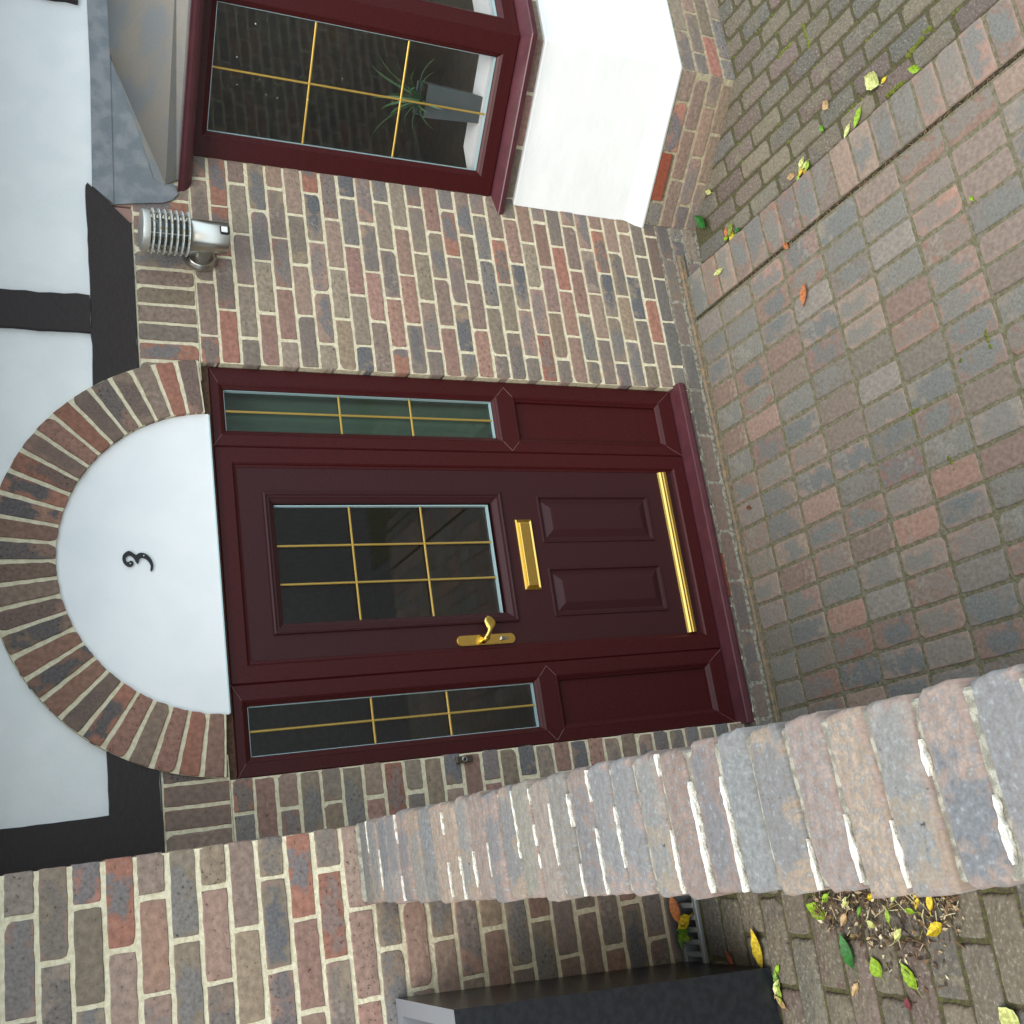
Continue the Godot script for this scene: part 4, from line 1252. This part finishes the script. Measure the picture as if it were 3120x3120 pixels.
func build_litter() -> void:
	M.leaf_tone = two_tone(128, 0.05, 51, c8(255, 255, 255), c8(206, 200, 190), 0.15)
	var green := c8(96, 150, 30); var yellow := c8(214, 190, 40); var pale := c8(196, 204, 130); var brown := c8(172, 104, 58); var tan_ := c8(178, 150, 108); var dark := c8(40, 110, 40); var lime := c8(140, 176, 40)
	var yr := -0.127
	leaf(Vector3(0.781, yr, 1.214), 0.072, 0.6, pale, 0.75, 0.2, "pale yellow-green broad leaf lying on the lower block driveway")
	leaf(Vector3(0.745, yr, 1.262), 0.026, 1.8, yellow, 0.6, 0.2, "small yellow leaf tucked against a pale broad leaf")
	leaf(Vector3(0.855, yr, 0.966), 0.038, 0.3, tan_, 0.8, 0.2, "small tan leaf lying flat on a grey driveway block")
	leaf(Vector3(0.693, yr, 1.102), 0.066, 2.4, lime, 0.42, 0.2, "bright green long leaf resting beside the path edging")
	leaf(Vector3(0.680, yr, 1.034), 0.046, 2.3, pale, 0.4, 0.2, "narrow pale leaf beside the path edging")
	leaf(Vector3(0.780, yr, 0.914), 0.026, 0.3, green, 0.7, 0.2, "tiny green leaf in a joint of the lower driveway")
	leaf(Vector3(0.697, yr, 0.690), 0.040, 1.2, tan_, 0.6, 0.2, "small tan leaf below the leafy clump beside the edging")
	leaf(Vector3(0.850, yr + 0.01, 0.085), 0.085, 0.5, dark, 0.45, 0.35, "dark green leaf standing at the foot of the bay plinth")
	leaf(Vector3(0.964, yr, 0.165), 0.038, 0.9, pale, 0.5, 0.2, "small yellowish leaf at the foot of the bay plinth")
	leaf(Vector3(0.092, 0.004, 0.732), 0.074, 2.75, brown, 0.46, 0.3, "orange-brown dry leaf lying on the clay pavers")
	leaf(Vector3(0.010, 0.003, 1.562), 0.020, 0.4, lime, 0.6, 0.2, "tiny lime leaf on a joint of the clay pavers")
	leaf(Vector3(0.343, 0.002, 0.695), 0.036, 0.5, brown, 0.5, 0.3, "small brown leaf caught in the dark joint of the path")
	leaf(Vector3(0.585, 0.0, 1.495), 0.045, 0.9, lime, 0.5, 0.3, "green leaf lying across the outer rim of the path edging")
	leaf(Vector3(0.467, 0.004, 0.259), 0.052, 1.5, pale, 0.36, 0.2, "narrow pale leaf lying on the path edging")
	leaf(Vector3(-0.609, 0.003, 0.119), 0.026, 1.2, c8(120, 66, 52), 0.55, 0.3, "small red-brown leaf on the pavers in front of the door sill")
	for e in [[0.674, 0.225, lime, 0.03], [0.66, 0.26, yellow, 0.045], [0.69, 0.275, c8(110, 130, 30), 0.05], [0.70, 0.24, brown, 0.035], [0.664, 0.31, dark, 0.03], [0.648, 0.285, lime, 0.035]]:
		leaf(Vector3(e[0], yr + rng.randf_range(0.0, 0.015), e[1]), e[3], rng.randf() * TAU, e[2], 0.6, 0.5, "crumpled %s leaf in the clump by the bay corner" % tone_word(e[2]))
	for e in [[0.694, 0.765, pale, 0.035], [0.68, 0.75, yellow, 0.03], [0.672, 0.80, lime, 0.035], [0.71, 0.775, pale, 0.04], [0.665, 0.775, c8(196, 150, 40), 0.03], [0.685, 0.79, pale, 0.03], [0.66, 0.73, lime, 0.028]]:
		leaf(Vector3(e[0], yr + rng.randf_range(0.0, 0.012), e[1]), e[3], rng.randf() * TAU, e[2], 0.5, 0.5, "%s leaf in the pale clump lodged against the path edging" % tone_word(e[2]))
	var yl := 1.143
	leaf(Vector3(-2.187, yl, 1.125), 0.080, 0.1, yellow, 0.45, 0.25, "large yellow leaf on the upper driveway beside the black planter")
	leaf(Vector3(-2.184, yl, 1.479), 0.066, 0.2, dark, 0.5, 0.35, "glossy dark green leaf beside the swept leaf litter")
	leaf(Vector3(-2.218, yl, 1.561), 0.038, 0.4, lime, 0.85, 0.2, "small round green leaf on a speckled block")
	leaf(Vector3(-2.233, yl, 1.659), 0.050, 0.5, lime, 0.5, 0.2, "oval lime leaf on a speckled block")
	leaf(Vector3(-2.092, yl, 1.396), 0.058, 1.2, lime, 0.55, 0.25, "pale green leaf at the end of the leaf litter by the wall")
	leaf(Vector3(-2.132, yl + 0.004, 1.775), 0.045, 2.0, yellow, 0.5, 0.25, "ochre leaf on the edge of the leaf litter")
	leaf(Vector3(-2.272, yl, 1.469), 0.034, 2.4, tan_, 0.4, 0.2, "thin tan leaf on the upper driveway")
	leaf(Vector3(-2.292, yl, 1.636), 0.022, 0.0, c8(110, 40, 50), 0.9, 0.2, "small dark red leaf on the upper driveway")
	leaf(Vector3(-2.302, yl, 1.914), 0.045, 0.8, pale, 0.8, 0.2, "pale round leaf on a far corner of the upper driveway")
	leaf(Vector3(-2.215, yl, 0.985), 0.036, 0.6, c8(160, 84, 48), 0.5, 0.3, "small orange-brown leaf at the planter's foot")
	for e in [[-2.243, 1.185, lime], [-2.262, 1.175, green], [-2.282, 1.172, pale], [-2.300, 1.178, lime], [-2.318, 1.175, tan_]]:
		leaf(Vector3(e[0], yl, e[1]), rng.randf_range(0.026, 0.04), rng.randf() * TAU, e[2], 0.45, 0.3, "%s leaf scrap in the row along the front of the planter" % tone_word(e[2]))
	for e in [[-2.083, 0.77, c8(206, 130, 70), 0.07], [-2.123, 0.805, yellow, 0.06], [-2.145, 0.785, green, 0.045], [-2.164, 0.79, lime, 0.04], [-2.174, 0.765, green, 0.04]]:
		leaf(Vector3(e[0], yl + 0.004, e[1]), e[3], rng.randf() * TAU, e[2], 0.5, 0.4, "%s leaf lying on the slotted drain by the wing wall" % tone_word(e[2]))
	# swept litter against the garden wall
	var cols := [c8(84, 62, 44), c8(64, 48, 36), c8(110, 84, 58), c8(168, 150, 118), c8(120, 112, 60), c8(56, 42, 34), c8(190, 182, 150)]
	var counts := [230, 210, 230, 200, 80, 210, 110]
	var heap := thing("leaf_litter", "heap of dry twigs and leaf scraps swept against the garden wall", "leaf litter")
	heap.set_meta("kind", "stuff")
	for q in cols.size():
		var a := Acc.new()
		for i in counts[q]:
			var z := rng.randf_range(1.40, 1.86)
			var reach := 0.075 * sin((z - 1.36) / 0.54 * PI) + 0.012
			var x: float = -1.918 - 0.14 - abs(rng.randfn(0, 1.0)) * reach
			if i % 2 == 0: x = -1.918 - rng.randf() * 0.15
			var h := 0.034 * clampf(1.0 - (-2.06 - x) / 0.09, 0.0, 1.0)
			var p := Vector3(x, yl + rng.randf() * h, z)
			var l := rng.randf_range(0.003, 0.011)
			var xf := Transform3D(Basis.from_euler(Vector3(rng.randf_range(-0.5, 0.5), rng.randf() * TAU, rng.randf_range(-0.5, 0.5))), p)
			if i % 3 == 0: a.box(Vector3(-l * 1.8, -0.0008, -0.0008), Vector3(l * 1.8, 0.0008, 0.0008), 0.0, xf)
			else:
				var u := xf * Vector3(-l, 0, 0); var v2 := xf * Vector3(l, 0.001, 0); var w1 := xf * Vector3(0, 0.002, l * 0.45); var w2 := xf * Vector3(0, 0.002, -l * 0.45)
				a.tri(u, w1, v2); a.tri(u, v2, w2)
		obj("scraps", a, mat(cols[q], 0.9), heap)
	for e in [[-2.06, 1.46, lime, 0.026], [-2.07, 1.53, pale, 0.028], [-2.06, 1.62, yellow, 0.024], [-2.05, 1.70, pale, 0.04], [-2.07, 1.76, yellow, 0.03], [-2.09, 1.57, green, 0.022], [-2.10, 1.66, lime, 0.026], [-2.12, 1.60, pale, 0.024], [-2.09, 1.73, lime, 0.022], [-2.14, 1.68, pale, 0.03], [-2.11, 1.51, tan_, 0.03], [-2.07, 1.80, yellow, 0.035]]:
		leaf(Vector3(e[0], yl + 0.022, e[1]), e[3], rng.randf() * TAU, e[2], 0.5, 0.35, "small %s leaf on top of the swept leaf litter" % tone_word(e[2]))
	# fill of the open joint, moss in the joints of the drive
	var deb := thing("joint_debris", "dark soil, twigs and scraps filling the open joint of the path", "debris")
	deb.set_meta("kind", "stuff")
	for q in 3:
		var a := Acc.new()
		for i in 260:
			var z := pow(rng.randf(), 0.8) * 1.85 + 0.25
			var p := Vector3(0.3485 + rng.randfn(0, 0.004), -0.022 + rng.randf() * 0.016, z)
			var l := rng.randf_range(0.003, 0.010)
			a.box(Vector3(-l, -0.0012, -0.0015), Vector3(l, 0.0012, 0.0015), 0.0, Transform3D(Basis.from_euler(Vector3(rng.randf_range(-0.5, 0.5), rng.randf() * TAU, 0)), p))
		obj("scraps", a, mat([c8(70, 52, 38), c8(110, 88, 62), c8(60, 44, 40)][q], 0.95), deb)
	var ms := Acc.new()
	for e in [[Vector3(0.76, -0.135, 1.38), Vector3(0.79, -0.135, 1.50), 60, 0.010], [Vector3(0.684, -0.135, 1.25), Vector3(0.684, -0.135, 1.34), 40, 0.009], [Vector3(1.243, -0.135, 0.78), Vector3(1.245, -0.135, 0.87), 40, 0.010], [Vector3(1.30, -0.135, 0.95), Vector3(1.14, -0.135, 0.95), 40, 0.008], [Vector3(-0.50, -0.004, 1.47), Vector3(-0.41, -0.004, 1.46), 30, 0.007], [Vector3(-0.83, -0.004, 1.20), Vector3(-0.78, -0.004, 1.19), 16, 0.006], [Vector3(-0.576, -0.004, 1.08), Vector3(-0.57, -0.004, 1.12), 16, 0.006], [Vector3(-0.49, -0.004, 1.32), Vector3(-0.487, -0.004, 1.36), 12, 0.006]]:
		for i in e[2]:
			var p: Vector3 = e[0].lerp(e[1], rng.randf()) + Vector3(rng.randfn(0, 0.0025), 0, rng.randfn(0, 0.0025))
			var s: float = rng.randf_range(0.4, 1.3) * e[3]
			ms.lathe([[s, -0.002], [s * 0.8, s * 0.45], [0.0, s * 0.7]], Transform3D(Basis.IDENTITY, p), 6)
	for i in 500:
		# thin cushions along the row joints of the lower drive
		var r := rng.randi_range(1, 14)
		var p := Vector3(0.569 + r * 0.0985 - 0.0045, -0.137, 0.35 + rng.randf() * 1.6)
		if sin(p.z * 9.0 + r * 2.3) + 0.6 * sin(p.z * 23.0 + r) < 0.75: continue
		var s := rng.randf_range(0.004, 0.008)
		ms.lathe([[s, -0.002], [s * 0.8, s * 0.5], [0.0, s * 0.8]], Transform3D(Basis.IDENTITY, p + Vector3(rng.randfn(0, 0.002), 0, 0)), 6)
	var mo := obj("moss", ms, M.moss)
	mo.set_meta("kind", "stuff"); mo.set_meta("label", "yellow-green moss growing in the paving joints"); mo.set_meta("category", "moss")
